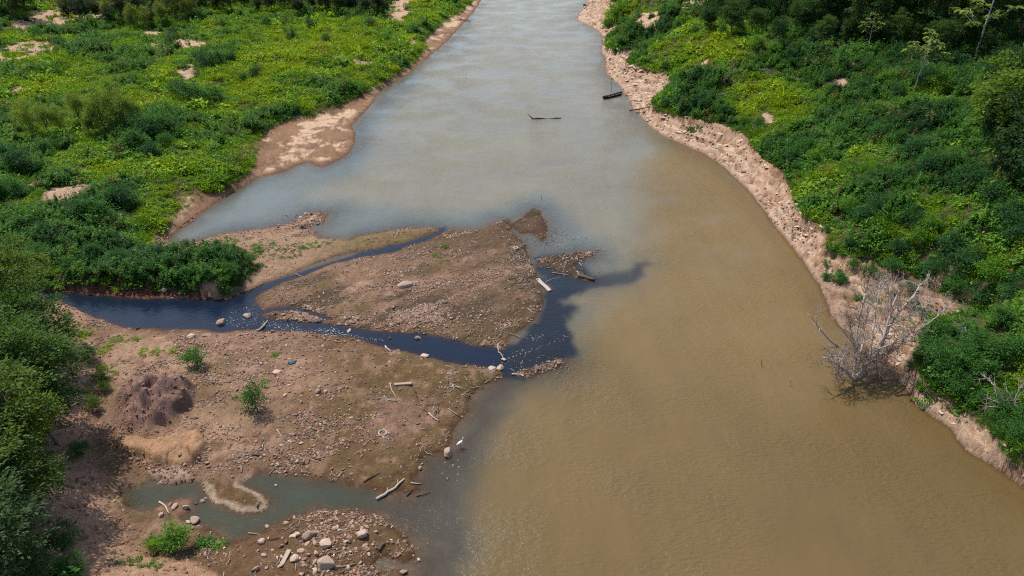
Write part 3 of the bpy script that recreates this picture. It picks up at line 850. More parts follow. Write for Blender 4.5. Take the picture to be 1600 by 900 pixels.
def scatter(name, coll, P, S, rot, idx, tint, label, cat):
    me = bpy.data.meshes.new(name)
    n = len(P)
    me.vertices.add(n); me.vertices.foreach_set('co', np.asarray(P, F32).ravel())
    def attr(nm, ty, key, arr):
        a = me.attributes.new(nm, ty, 'POINT'); a.data.foreach_set(key, np.asarray(arr).ravel())
    attr('scl', 'FLOAT_VECTOR', 'vector', np.asarray(S, F32)); attr('rot', 'FLOAT_VECTOR', 'vector', np.asarray(rot, F32))
    attr('idx', 'INT', 'value', np.asarray(idx, np.int32))
    if tint is not None:
        attr('tint', 'FLOAT_COLOR', 'color', np.concatenate([tint, np.ones((n, 1))], 1).astype(F32))
    o = link(name, me)
    tag(o, label, cat, None, 'stuff')
    ng = bpy.data.node_groups.new(name + '_scatter', 'GeometryNodeTree')
    ng.interface.new_socket('Geometry', in_out='INPUT', socket_type='NodeSocketGeometry')
    ng.interface.new_socket('Geometry', in_out='OUTPUT', socket_type='NodeSocketGeometry')
    N = ng.nodes; Lk = ng.links.new
    gi = N.new('NodeGroupInput'); go = N.new('NodeGroupOutput')
    ci = N.new('GeometryNodeCollectionInfo'); ci.inputs['Collection'].default_value = coll
    ci.inputs['Separate Children'].default_value = True; ci.inputs['Reset Children'].default_value = True
    ip = N.new('GeometryNodeInstanceOnPoints'); ip.inputs['Pick Instance'].default_value = True
    def na(nm, ty):
        a = N.new('GeometryNodeInputNamedAttribute'); a.data_type = ty; a.inputs['Name'].default_value = nm
        return a.outputs['Attribute']
    Lk(gi.outputs[0], ip.inputs['Points']); Lk(ci.outputs[0], ip.inputs['Instance'])
    Lk(na('idx', 'INT'), ip.inputs['Instance Index']); Lk(na('rot', 'FLOAT_VECTOR'), ip.inputs['Rotation']); Lk(na('scl', 'FLOAT_VECTOR'), ip.inputs['Scale'])
    Lk(ip.outputs[0], go.inputs[0])
    md = o.modifiers.new('scatter', 'NODES'); md.node_group = ng
    return o


# cell areas of the terrain grid, for sampling points on the ground
AREA = (np.gradient(ys)[:, None] * (np.gradient(us)[None, :] * half[:, None])).astype(np.float64)
INV = np.zeros_like(AREA); INV[8:-8, 30:-30] = 1
INV *= (GY > 24) & (GY < 420)


def sample(weight, n, seed):
    q = np.random.default_rng(seed)
    p = (weight * AREA * INV).ravel()
    p = p / p.sum()
    c = np.cumsum(p)
    k = np.searchsorted(c, q.random(n))
    k = np.clip(k, 0, p.size - 1)
    r, cc = np.unravel_index(k, GX.shape)
    x = GX[r, cc] + (q.random(n) - .5) * np.gradient(us)[cc] * half[r]
    y = GY[r, cc] + (q.random(n) - .5) * np.gradient(ys)[r]
    return x, y, hz(x, y)


def lut(arr, x, y):
    return grid_lookup(arr, x, y)


dens = 1.0 / (1 + (GY / 130.0) ** 2)
c_weed = proto_coll('weed', [weed_mound(s) for s in range(6)])
c_grass = proto_coll('grass', [grass_tuft(20 + s) for s in range(5)])
c_herb = proto_coll('herb', [herb(40 + s) for s in range(6)])


def veg_tint(tone, q, n, z_=0):
    stops = np.array([-1.2, -0.7, -0.2, 0.25, 0.7, 1.3])
    cols = np.array([(0.020, 0.075, 0.028), (0.036, 0.125, 0.036), (0.068, 0.195, 0.036), (0.110, 0.255, 0.032), (0.170, 0.320, 0.026), (0.24, 0.35, 0.020)])
    t = tone + q.normal(0, 0.13, n)
    c = np.stack([np.interp(t, stops, cols[:, i]) for i in range(3)], -1)
    dry = q.random(n) < 0.05
    c[dry] = c[dry] * 0.3 + np.array([0.16, 0.14, 0.06]) * 0.7
    return c * q.uniform(0.75, 1.25, (n, 1)) * np.array([1.18, 1.03, 0.95])


def plants(name, coll, nproto, weight, n, seed, smin, smax, sink, label, cat, zs=1.0):
    q = np.random.default_rng(seed + 500)
    x, y, z = sample(weight, n, seed)
    far = 1 + np.clip((y - 80) / 200, 0, 1.1) * 0.75
    s = q.uniform(smin, smax, n) * far * np.clip(1 + 0.9 * fbm(x, y, 4.0, 3, 141), 0.45, 1.9)
    tone = lut(GTONE, x, y)
    S = np.stack([s, s, s * zs * q.uniform(0.75, 1.3, n)], -1)
    rot = np.stack([q.normal(0, 0.12, n), q.normal(0, 0.12, n), q.uniform(0, 6.28, n)], -1)
    P = np.stack([x, y, z - sink * s], -1)
    return scatter(name, coll, P, S, rot, q.integers(0, nproto, n), veg_tint(tone, q, n), label, cat)


isN = (GF['north'] > 0); isR = (GF['right'] > 0); isS = (GF['south'] > 0)
forest_thin = 1 - 0.5 * sstep(2, 10, GF['r3'])
plants('creeping_weeds', c_weed, 6, GVEG * dens * forest_thin * (isN | isR), 66000, 1, 0.7, 1.45, 0.06, 'low leafy green weeds covering both river banks', 'weeds')
c_broad = proto_coll('broadleaf', [weed_mound(60 + s_, 46, 0.75, 0.75, (0.32, 0.6)) for s_ in range(5)])
c_cane = proto_coll('cane', [grass_tuft(80 + s_, 60, 0.5, 1.9) for s_ in range(4)])
plants('broadleaf_plants', c_broad, 5, GVEG * dens * sstep(0.0, 0.4, fbm(GX, GY, 14, 3, 161)) * (isN | isR), 7000, 11, 0.6, 1.2, 0.05, 'broad-leaved light green plants in drifts on both banks', 'plants')
plants('cane_grass', c_cane, 4, GVEG * dens * sstep(0.12, 0.4, fbm(GX, GY, 9, 3, 163)) * (isN | isR), 5000, 12, 0.6, 1.2, 0.04, 'tall arching cane grass standing above the bank weeds', 'grass')
plants('bank_grass', c_grass, 5, GVEG * dens * sstep(-0.1, 0.6, GTONE) * (isN | isR), 24000, 2, 0.75, 1.5, 0.04, 'bright yellow-green grass in patches on the river banks', 'grass')
plants('tall_herbs', c_herb, 6, GVEG * dens * sstep(0.15, -0.5, GTONE) * forest_thin * (isN | isR), 26000, 3, 0.65, 1.35, 0.04, 'tall dark green herbs standing among the weeds on both banks', 'herbs')
# thin sprigs towards the bare edges, and in small patches on the south bar
sprig = np.zeros_like(GVEG)
for b in [(178, 535, 10, 22), (238, 550, 22, 8), (208, 532, 8, 6), (265, 548, 12, 6), (160, 585, 16, 30), (120, 520, 20, 20), (365, 625, 8, 3), (290, 560, 12, 5),
          (432, 556, 6, 5), (250, 845, 24, 12), (225, 885, 40, 14), (330, 850, 18, 12), (415, 600, 8, 6), (470, 385, 34, 5), (440, 388, 20, 6), (425, 380, 14, 6), (405, 392, 16, 14), (500, 380, 20, 4), (450, 395, 24, 8), (360, 376, 20, 4),
          (700, 385, 8, 4), (680, 400, 8, 4), (715, 395, 6, 3), (835, 335, 8, 3), (1310, 432, 14, 10), (1290, 345, 10, 5), (1190, 318, 8, 5), (1365, 470, 16, 8), (1330, 470, 12, 8), (1410, 500, 20, 14), (1440, 530, 14, 10), (1085, 205, 10, 4), (1450, 625, 14, 6), (1395, 390, 14, 6)]:
    sprig = np.maximum(sprig, blob(*b, GX, GY))
edge = (GVEG > 0.02) * (GVEG < 0.75) * 0.5 * (1 - GF['cut'])
sprig2 = np.maximum(sprig * (GZ > 0.05), edge * (isN | isR))
plants('sparse_weeds', c_weed, 6, sprig2 * (0.3 + dens), 2800, 4, 0.22, 0.6, 0.05, 'sparse low green weeds on the sand and gravel edges', 'weeds')
dead_edge = sstep(-0.5, 0.3, GF['r2']) * sstep(1.2, 0.2, GF['r2']) * isR + 0.5 * isN * sstep(1.5, 3, GF['ter']) * sstep(5.0, 3.5, GF['ter']) * (1 - GF['cut'])
plants('bank_edge_grass', c_grass, 5, dead_edge * dens, 3000, 5, 0.5, 1.0, 0.04, 'ragged grass along the crumbling bank edges', 'grass')
plants('slope_weeds', c_weed, 6, sstep(5, 9, GF['ssw']) * isS * (GY < 80) * (GF['clay'] < -0.5), 5000, 6, 0.8, 1.5, 0.06, 'green undergrowth on the slope below the near trees', 'weeds')


# ------------------------------------------------------------------ trees and shrubs
def build_tree(seed, H, R, base, n_clus, n_leaf, Ls, cr, flat=0.6, trunk_r=0.2, leaf_w=0.45, limbs=7, shell=0.55, bark=None, lean=0.1, skirt=0.0):
    """returns trunk mesh, crown mesh; foot at the origin"""
    q = np.random.default_rng(seed)
    ch = H - base
    # uneven crown: a few big lobes carry the clusters
    nl = limbs
    la = np.linspace(0, 2 * math.pi, nl, endpoint=False) + q.uniform(-.4, .4, nl)
    lobes = []
    for i in range(nl):
        rr = R * q.uniform(0.35, 0.72) if i else R * 0.1
        zz = base + ch * (q.uniform(0.35, 0.8) if i else 0.8)
        lobes.append((rr * math.cos(la[i]), rr * math.sin(la[i]), zz))
    lobes = np.array(lobes)
    ax = Acc()
    top = np.array([q.normal(0, lean) * H * 0.3, q.normal(0, lean) * H * 0.3, base + ch * 0.55])
    tp = np.linspace(0, 1, 7)[:, None] * top + np.concatenate([np.zeros((1, 3)), q.normal(0, 0.02 * H, (6, 3)) * np.array([1, 1, 0])])
    tp[0, 2] = -0.5
    ax.add(*tube(tp, np.linspace(trunk_r, trunk_r * 0.35, 7), 7))
    P = []; C = []
    for i, lb in enumerate(lobes):
        s = q.uniform(0.35, 0.9)
        p0 = tp[int(s * 6)]
        mid = (p0 + lb) / 2 + np.array([0, 0, 0.06 * H]) + q.normal(0, 0.03 * H, 3)
        ax.add(*tube([p0, mid, lb], [trunk_r * 0.42, trunk_r * 0.28, trunk_r * 0.1], 5))
        k = n_clus // nl
        d = rdir(q, k, -0.75 - skirt, 1)
        rad = (shell + (1 - shell) * q.random(k) ** 0.6)[:, None]
        lr = np.array([R * 0.50, R * 0.50, ch * 0.36]) * q.uniform(0.75, 1.2)
        c = lb + d * rad * lr
        P.append(c)
        for m in range(min(k, 7)):
            ax.add(*tube([lb, (lb + c[m]) / 2 + q.normal(0, .1, 3), c[m]], [trunk_r * 0.14, trunk_r * 0.09, 0.012], 4))
    P = np.concatenate(P)
    P[:, 2] = np.maximum(P[:, 2], base * 0.6)
    csz = q.uniform(0.6, 1.25, len(P))
    ctr = np.array([0, 0, base + ch * 0.45])
    k = np.repeat(np.arange(len(P)), n_leaf)
    off = q.normal(0, 0.48, (len(k), 3)) * np.array([1, 1, flat]) * cr * csz[k][:, None]
    LP = P[k] + off
    out = unit(LP - ctr)
    D = unit(out * 0.7 + unit(off) * 0.8 + q.normal(0, 0.5, LP.shape))
    N = unit(np.array([0, 0, 1.0]) + out * 0.5 + q.normal(0, 0.35, LP.shape))
    ln = q.uniform(*Ls, len(k))
    v, f = leaves(LP, D, N, ln, ln * leaf_w * q.uniform(0.8, 1.2, len(k)))
    return ax.mesh('trunk', bark or M_bark, True), make_mesh('crown', v, f, [M_leaf])


def place_tree(name, protos, k, x, y, z, s, rz, colour, label, cat, group=None, parts=('trunk', 'crown'), sz=None):
    r = link(name, None, None, (x, y, z), (0, 0, rz), (s, s, sz or s))
    r.empty_display_size = 0.3
    tag(r, label, cat, group)
    tr, cw = protos[k % len(protos)]
    link(parts[0], tr, r)
    c = link(parts[1], cw, r)
    c.color = (*colour, 1)
    return r


P_near = [build_tree(100 + s, 9.0, 4.6, 2.2, 150, 88, (0.20, 0.40), 0.92, 0.42, 0.22, 0.42, 9, 0.45) for s in range(3)]
P_willow = [build_tree(120 + s, 6.0, 1.7, 0.7, 90, 46, (0.16, 0.32), 0.60, 0.9, 0.09, 0.30, 7, 0.35, None, 0.1, 0.2) for s in range(3)]
P_forest = [build_tree(140 + s, 14.0, 5.2, 1.6, 200, 56, (0.30, 0.58), 1.15, 0.5, 0.30, 0.5, 13, 0.45, None, 0.1, 0.2) for s in range(4)]
P_shrub = [build_tree(160 + s, 2.2, 1.25, 0.15, 46, 42, (0.12, 0.24), 0.42, 0.8, 0.05, 0.42, 7, 0.35, M_stem, 0.1, 0.2) for s in range(5)]
P_broad = [build_tree(180 + s, 11.0, 4.6, 0.9, 190, 34, (0.34, 0.66), 1.0, 0.45, 0.24, 0.62, 13, 0.45, None, 0.1, 0.2) for s in range(2)]


def ray_at_height(px, py, h):
    """ground point below the pixel's ray where it passes h metres over the ground"""
    x, y, z = [float(a[0]) for a in hit(px, py)]
    for _ in range(12):
        x, y = [float(v) for v in W(px, py, z + h)]
        z = max(float(hz(x, y)), 0)
    return x, y, z


G_near = 'trees on the slope at the near left bank'
near = [(0, 445, 1.0, (0.089, 0.154, 0.022)), (34, 500, 0.95, (0.052, 0.123, 0.024)), (50, 585, 0.85, (0.049, 0.118, 0.027)), (0, 575, 1.1, (0.061, 0.132, 0.024)), (12, 680, 0.92, (0.112, 0.181, 0.020)),
        (64, 640, 0.66, (0.044, 0.110, 0.027)), (-50, 680, 1.15, (0.081, 0.140, 0.024)), (-10, 780, 0.85, (0.065, 0.115, 0.030)), (48, 752, 0.58, (0.096, 0.159, 0.022)), (-60, 860, 0.95, (0.049, 0.096, 0.037)), (0, 890, 0.6, (0.056, 0.110, 0.037)),
        (-100, 560, 1.1, (0.072, 0.132, 0.024)), (-110, 760, 1.1, (0.072, 0.132, 0.024)), (-80, 430, 1.0, (0.072, 0.123, 0.024))]
near_lab = {0: 'olive yellow-green feathery tree at the left end of the dark creek', 1: 'green feathery tree overhanging the creek bank opposite the cut bank', 2: 'green feathery tree beside the small olive bush near the mound',
            3: 'large light green feathery tree behind the ones facing the mound', 4: 'brightest yellow-green feathery tree on the slope facing the earth mound', 5: 'small dark green feathery tree nearest the orange clay ledge',
            7: 'dark feathery tree on the shaded slope left of the pool', 8: 'small feathery tree leaning out over the green pool', 10: 'low dark feathery tree at the foot of the shaded slope'}
for i, (px, py, s, c) in enumerate(near):
    x, y, z = ray_at_height(px, py, 6.0 * s)
    place_tree('feathery_tree', P_near, i, x, y, z, s, i * 1.7, c, near_lab.get(i, 'feathery tree high on the near left slope behind the front row'), 'tree', G_near)

willows = [(165, 205, 1.25, 0), (130, 200, 1.1, 0), (200, 205, 1.15, 0), (185, 195, 1.3, 0), (215, 200, 0.9, 0), (150, 212, 0.9, 0), (55, 215, 1.05, 1), (80, 216, 1.0, 1), (40, 205, 0.9, 1), (98, 210, 0.8, 1), (142, 212, 0.55, 1),
           (210, 45, 1.2, 2), (230, 46, 1.0, 2), (255, 40, 1.1, 2), (278, 38, 1.2, 2), (302, 30, 1.35, 2), (290, 28, 1.1, 2), (170, 30, 1.0, 2), (155, 26, 0.9, 2), (320, 16, 1.0, 2), (350, 14, 0.9, 2)]
wl = ['olive willow in the dense clump amid the left bank weeds', 'slender willow beside the big willow clump on left bank', 'slender pale willow along the far edge of the left meadow']
wg = ['willows of the big clump', 'willows beside the big clump', 'willows along the far edge']
wc_ = [(0.15, 0.235, 0.04), (0.165, 0.25, 0.04), (0.16, 0.22, 0.05)]
for i, (px, py, s, k) in enumerate(willows):
    x, y, z = [float(a[0]) for a in hit(px, py)]
    place_tree('willow_tree', P_willow, i, x, y, z, s * 1.05, i * 2.1, wc_[k], wl[k], 'tree', wg[k])

forest = [(1085, 12, .95), (1112, 28, .9), (1140, 20, 1.0), (1165, 42, .8), (1185, 12, 1.1), (1215, 28, 1.0), (1255, 36, 1.0), (1285, 50, .85), (1300, 22, 1.15), (1330, 52, .95), (1352, 66, .8),
          (1385, 60, .95), (1395, 30, 1.1), (1455, 66, 1.0), (1480, 40, 1.1), (1545, 72, .95), (1500, 20, 1.2), (1590, 60, 1.1), (1240, 6, 1.1), (1350, 12, 1.2), (1440, 18, 1.2), (1560, 25, 1.25), (1630, 70, 1.2), (1620, 20, 1.2)]
forest += [(1105 + 36 * k, 50 + 3.2 * k + 7 * math.sin(k * 2.7), 0.42 + 0.12 * math.sin(k * 1.9)) for k in range(13)]
for i, (px, py, s) in enumerate(forest):
    x, y, z = [float(a[0]) for a in hit(px, py)]
    place_tree('forest_tree', P_forest, i, x, y, z, s * 1.12, i * 1.3, ((0.034, 0.092, 0.028), (0.046, 0.110, 0.028), (0.058, 0.120, 0.030))[i % 3],
               'tall dark forest tree crowding the top of the right slope', 'tree', 'forest trees above the right slope')
for i, (px, py, s) in enumerate([(1572, 215, 0.62), (1588, 265, 0.66), (1600, 150, 0.85), (1625, 330, 0.8), (1560, 120, 0.6), (1640, 220, 0.9)]):
    x, y, z = ray_at_height(px, py, 7.0 * s)
    place_tree('slope_tree', P_forest, i, x, y, z, s, i * 2.2, (0.026, 0.072, 0.024), 'dark dense tree among the broad-leaved trees on right slope', 'tree', 'dark trees on the upper right slope')
far_left = [(0, 20, 1.0), (45, 32, 0.75), (20, 14, 0.9), (110, 0, 0.8), (140, -8, 0.9), (185, 6, 0.7), (380, 2, 0.6), (420, -4, .7), (460, 10, 0.5), (500, 6, .6), (545, 14, 0.5), (570, 18, 0.42), (250, 8, .6), (330, 0, .6), (220, -4, .8), (290, -6, .8),
            (70, -10, 1), (590, 4, .45), (480, -10, .8), (360, -14, .8), (430, -16, .8)]
far_left += [(110 + 21 * k, (36 if k < 9 else 16 + (k - 9) * 0.45) + 5 * math.sin(k * 2.3), 0.40 + 0.1 * math.sin(k * 1.7)) for k in range(24)]
far_left += [(120 + 26 * k, (14 if k < 9 else 2) + 4 * math.sin(k * 1.3), 0.6 + 0.12 * math.sin(k * 2.1)) for k in range(18)]
for i, (px, py, s) in enumerate(far_left):
    x, y, z = [float(a[0]) for a in hit(px, max(py, -24))]
    lab = {1: 'dark tree with visible trunk beside the bare pink earth'}.get(i, 'dark bushy tree in the belt behind the left meadow')
    place_tree('bushy_tree', P_forest, i + 1, x, y, z, s * 1.25, i * 1.9, ((0.030, 0.058, 0.028), (0.042, 0.07, 0.026))[i % 2], lab, 'tree', 'trees behind the left meadow')
for i, (px, py, s, h) in enumerate([(1580, 130, 1.0, 8), (1600, 200, 1.05, 8), (1578, 240, .8, 6), (1630, 290, 1.0, 8), (1650, 150, 1.1, 8), (1600, 290, .75, 6), (1560, 170, .7, 7)]):
    x, y, z = ray_at_height(px, py, h * s * 0.8)
    place_tree('broadleaf_tree', P_broad, i, x, y, z, s, i * 2.0, (0.10, 0.18, 0.022) if i != 2 else (0.05, 0.10, 0.024), 'large-leaved broad tree on the upper right slope', 'tree', 'broad-leaved trees on the right slope')


def cecropia(seed, H=9.0):
    """slim pale trunk, few upturned arms, umbrella rosettes of large lobed leaves"""
    q = np.random.default_rng(seed)
    ax = Acc(); P = []
    tp = np.stack([np.linspace(0, 0.3, 8) + q.normal(0, .04, 8), q.normal(0, .04, 8), np.linspace(-0.4, H, 8)], -1)
    ax.add(*tube(tp, np.linspace(0.13, 0.06, 8), 7))
    P.append(tp[-1])
    for k in range(11):
        t = q.uniform(0.38, 0.97); b = np.array([0.3 * t, 0, H * t]); a = k * 2.4 + q.uniform(-.4, .4)
        ln = (1.15 - t) * H * 0.36 + 0.7
        e = b + np.array([math.cos(a) * ln, math.sin(a) * ln, ln * 0.55])
        m = (b + e) / 2 - np.array([0, 0, 0.12 * ln])
        ax.add(*tube([b, m, e], [0.05, 0.04, 0.03], 5)); P.append(e)
        P.append(m + q.normal(0, .2, 3) + np.array([0, 0, .15]))
    LP = []; LD = []
    for p in P:
        n = 13
        a = q.uniform(0, 6.28, n); el = q.uniform(-0.25, 0.35, n)
        d = np.stack([np.cos(a), np.sin(a), el], -1)
        LP.append(p + d * 0.12 + q.normal(0, .05, (n, 3))); LD.append(d)
    LP = np.concatenate(LP); LD = np.concatenate(LD)
    ln = q.uniform(0.6, 1.05, len(LP))
    v, f = leaves(LP, LD, np.tile([0, 0, 1.0], (len(LP), 1)), ln, ln * 0.62, 0.3)
    return ax.mesh('trunk', M_bark_pale, True), make_mesh('crown', v, f, [M_leaf])


P_cec = [cecropia(200), cecropia(201)]
for i, (px, py, s, lab) in enumerate([(1428, 143, 1.15, 'slim pale-trunked tree with tiered large leaves, alone below the forest'), (1524, 88, 1.6, 'tall pale-trunked tree with open leafy arms against the dark forest'),
                                       (1355, 80, 0.85, 'small pale-trunked tree with large leaves at the forest foot'), (1480, 75, 0.9, 'thin forked pale tree in the dark forest gap')]):
    x, y, z = [float(a[0]) for a in hit(px, py)]
    place_tree('pale_trunk_tree', P_cec, i, x, y, z, s, i * 1.1, (0.15, 0.22, 0.06), lab, 'tree')

# shrubs: pixel of the foot, height in metres, colour key, place key
SH_C = {'d': (0.030, 0.105, 0.034), 'm': (0.05, 0.155, 0.032), 'b': (0.09, 0.22, 0.02), 'o': (0.09, 0.15, 0.022), 'y': (0.16, 0.24, 0.018)}
shr = []
def S(px, py, h, c, place):
    shr.append((px, py, h, c, place))
for p in [(300, 158, 3), (315, 165, 3.2), (335, 160, 3), (280, 150, 2.6), (325, 105, 3.2), (345, 100, 2.6), (310, 98, 2.4), (230, 218, 3.4), (250, 212, 3.2), (265, 200, 3), (215, 232, 2.8), (275, 60, 2.6), (485, 45, 2.6), (510, 68, 2), (455, 60, 2.4),
          (10, 258, 3.0), (30, 266, 2.6), (48, 272, 2.2), (0, 312, 2.6), (22, 308, 2.4), (140, 346, 2.8), (160, 350, 2.6), (128, 342, 2.2), (195, 322, 2.6), (180, 318, 2.0), (70, 242, 2.0), (205, 236, 2.4),
          (240, 245, 2.2), (262, 230, 2.0), (415, 38, 2.2), (380, 130, 2), (400, 120, 2), (545, 36, 2.2), (580, 42, 2.2), (615, 50, 2), (640, 58, 1.8), (660, 70, 1.6), (362, 95, 2), (95, 75, 2.2), (60, 60, 2), (120, 95, 1.8),
          (200, 85, 2), (90, 120, 1.8), (270, 70, 2.4), (350, 40, 2)]:
    S(*p, 'd' if (p[0] * 7 + p[1]) % 3 else 'm', 'L')
for p in [(40, 360, 2.2), (75, 372, 2.2), (20, 395, 2.4), (60, 408, 2.4), (110, 390, 2), (150, 405, 2.2), (110, 422, 1.8), (190, 415, 2), (235, 425, 1.7), (270, 420, 1.8), (295, 435, 1.7), (330, 440, 1.8), (360, 428, 1.6), (390, 412, 1.4),
          (215, 432, 1.4), (320, 410, 1.8), (280, 400, 1.8), (180, 385, 2), (145, 375, 1.8), (60, 430, 1.8), (245, 400, 1.6), (345, 400, 1.5), (375, 400, 1.3)]:
    S(*p, 'd' if (p[0] + p[1]) % 2 else 'm', 'C')
for p in [(1255, 240, 2.4), (1280, 255, 2.4), (1215, 225, 2.2), (1235, 255, 2.2), (1310, 215, 2.2), (1340, 195, 2.4), (1370, 215, 2.4), (1400, 225, 2.2), (1425, 245, 2.4), (1450, 270, 2.6), (1480, 265, 2.4), (1510, 290, 2.6), (1540, 320, 2.6),
          (1320, 335, 2), (1345, 345, 2), (1370, 330, 2), (1420, 350, 2.2), (1450, 365, 2.2), (1480, 400, 2.4), (1510, 420, 2.4), (1545, 440, 2.4), (1580, 470, 2.4), (1400, 400, 2), (1430, 385, 2), (1460, 430, 2), (1490, 455, 2), (1530, 470, 2), (1560, 510, 2.2),
          (1590, 380, 2.6), (1575, 345, 2.4), (1290, 130, 2.4), (1260, 110, 2.4), (1235, 95, 2.4), (1350, 150, 2.4), (1180, 75, 2.4), (1210, 85, 2.2), (1155, 60, 2.4), (1380, 135, 2.4), (1470, 145, 3), (1500, 150, 3), (1445, 135, 2.5), (1400, 150, 2.2), (1130, 55, 2.2),
          (1060, 45, 2), (1085, 55, 2), (1020, 75, 2.2), (1000, 70, 2), (970, 72, 2.2), (1040, 110, 2), (1075, 130, 2), (1100, 170, 2), (1065, 165, 2), (1040, 168, 1.8), (1130, 180, 1.8), (1160, 195, 1.8), (1185, 205, 2), (1500, 575, 2.4), (1530, 590, 2.2), (1560, 640, 2),
          (1590, 560, 2.4), (1480, 590, 2.4), (1465, 560, 2.2), (1520, 545, 2.2), (1550, 560, 2.2), (1475, 530, 1.8), (1590, 690, 1.8), (1570, 668, 1.8), (1440, 500, 1.6), (1460, 515, 1.8), (1595, 660, 2), (1495, 615, 2.0), (1515, 622, 1.6)]:
    S(*p, ('m' if p[0] > 1460 and p[1] > 500 else ('d', 'm', 'd', 'b')[(p[0] * 3 + p[1]) % 4]), 'R')
for p in [(1290, 365, 1.2), (1325, 385, 1.3), (1345, 388, 1.2), (1300, 395, 1.0), (1290, 437, 1.2), (1312, 445, 1.6), (1332, 420, 1.3), (1358, 430, 1.7), (1388, 425, 2.0), (1290, 415, 0.8), (1400, 428, 1.6), (1375, 440, 1.2), (1340, 470, 1.0), (1420, 455, 1.4), (1300, 404, .6), (1395, 470, 1.2), (1425, 480, 1.5)]:
    S(*p, 'd' if p[0] % 2 else 'm', 'D')
for p in [(60, 905, 1.8), (20, 900, 2.2), (110, 895, 1.4), (130, 715, 1.6), (150, 640, 1.4), (140, 560, 1.6), (165, 610, 1.0), (100, 850, 1.6), (215, 700, 0.0)]:
    if p[2]: S(*p, 'm' if p[0] % 3 else 'o', 'N')
labs = {'L': ('dark feathery shrub rising from the weeds of the left meadow', 'shrubs in the left meadow'),
        'C': ('leafy dark shrub on the terrace above the creek cut bank', 'shrubs on the terrace above the creek'),
        'R': ('leafy green shrub in the thicket on the right slope', 'shrubs of the right slope thicket'),
        'D': ('low green bush on the pale sand around the dead tree', 'bushes on the sand by the dead tree'),
        'N': ('green undergrowth shrub beneath the near left trees', 'shrubs beneath the near left trees')}
px = np.array([s[0] for s in shr]); py = np.array([s[1] for s in shr])
SX, SY, SZ = hit(px, py)
for i, (a, b, h, c, pl) in enumerate(shr):
    s = h / 2.2
    place_tree('shrub', P_shrub, i, float(SX[i]), float(SY[i]), float(SZ[i]), s * (1.3 if pl == 'L' else 1.15 if pl == 'R' and b < 480 else 1.0) * (1.05 + 0.2 * ((i * 37) % 7) / 7), i * 1.37, SH_C[c], labs[pl][0], 'shrub', labs[pl][1], ('stems', 'foliage'), s * (1.3 if pl == 'L' else 1.15 if pl == 'R' and b < 480 else 1.0))
for (a, b, h, c, lab, wd) in [(308, 572, 2.0, 'm', 'lone green bush on the stony bar beyond the earth mound', 1.1), (402, 642, 3.4, 'm', 'slim upright green sapling with dark shadow on the brown bar', 0.6),
                              (276, 858, 1.9, 'b', 'bright green bush on the bank below the green pool', 1.25), (245, 862, 1.2, 'y', 'small yellow-green bush beside the bright bush by the pool', 1.0), (163, 590, 1.4, 'o', 'small olive bush between the earth mound and near trees', .9)]:
    x, y, z = [float(v[0]) for v in hit(a, b)]
    place_tree('bush', P_shrub, int(a), x, y, z, h / 2.2 * wd, a, SH_C[c], lab, 'bush', None, ('stems', 'foliage'), h / 2.2)


# ------------------------------------------------------------------ stones
def stone_mesh(seed, sub, mat, sm=True):
    import bmesh
    q = np.random.default_rng(seed)
    bm = bmesh.new(); bmesh.ops.create_icosphere(bm, subdivisions=sub, radius=0.5)
    off = q.uniform(-50, 50, 3)
    ax = np.array([1.0, q.uniform(0.65, 0.95), q.uniform(0.5, 0.75)])
    cuts = [(unit(q.normal(0, 1, 3)), q.uniform(0.22, 0.40)) for _ in range(9)]
    for v in bm.verts:
        p = np.array(v.co)
        n = float(fbm(np.array([p[0] * 3 + p[2] * 2 + off[0]]), np.array([p[1] * 3 - p[2] * 2.3 + off[1]]), 1.6, 2, 3)[0])
        p = p * (1 + 0.34 * n)
        for d, k in cuts:
            e = p @ d
            if e > k: p = p - d * (e - k) * 0.8
        v.co = Vector(p * ax)
    me = bpy.data.meshes.new('stone'); bm.to_mesh(me); bm.free()
    me.materials.append(mat)
    if sm:
        for p in me.polygons: p.use_smooth = False
    return me


ST = {'stone': [stone_mesh(300 + i, 2, M_stone) for i in range(7)], 'pale': [stone_mesh(320 + i, 2, M_pale) for i in range(7)],
      'red': [stone_mesh(340 + i, 2, M_red) for i in range(5)], 'wet': [stone_mesh(360 + i, 2, M_wet) for i in range(4)]}
BIG = [stone_mesh(380 + i, 3, M_pale) for i in range(5)]


def put_stone(me, x, y, d, label, group, asp=1.0, hgt=1.0, name='stone', rz=None):
    z = max(float(hz(x, y)), -0.08)
    o = link(name, me, None, (x, y, z + d * 0.16 * hgt), (random.uniform(-.2, .2), random.uniform(-.2, .2), random.uniform(0, 6.3) if rz is None else rz), (d, d * asp, d * hgt))
    tag(o, label, 'stone', group)
    return o


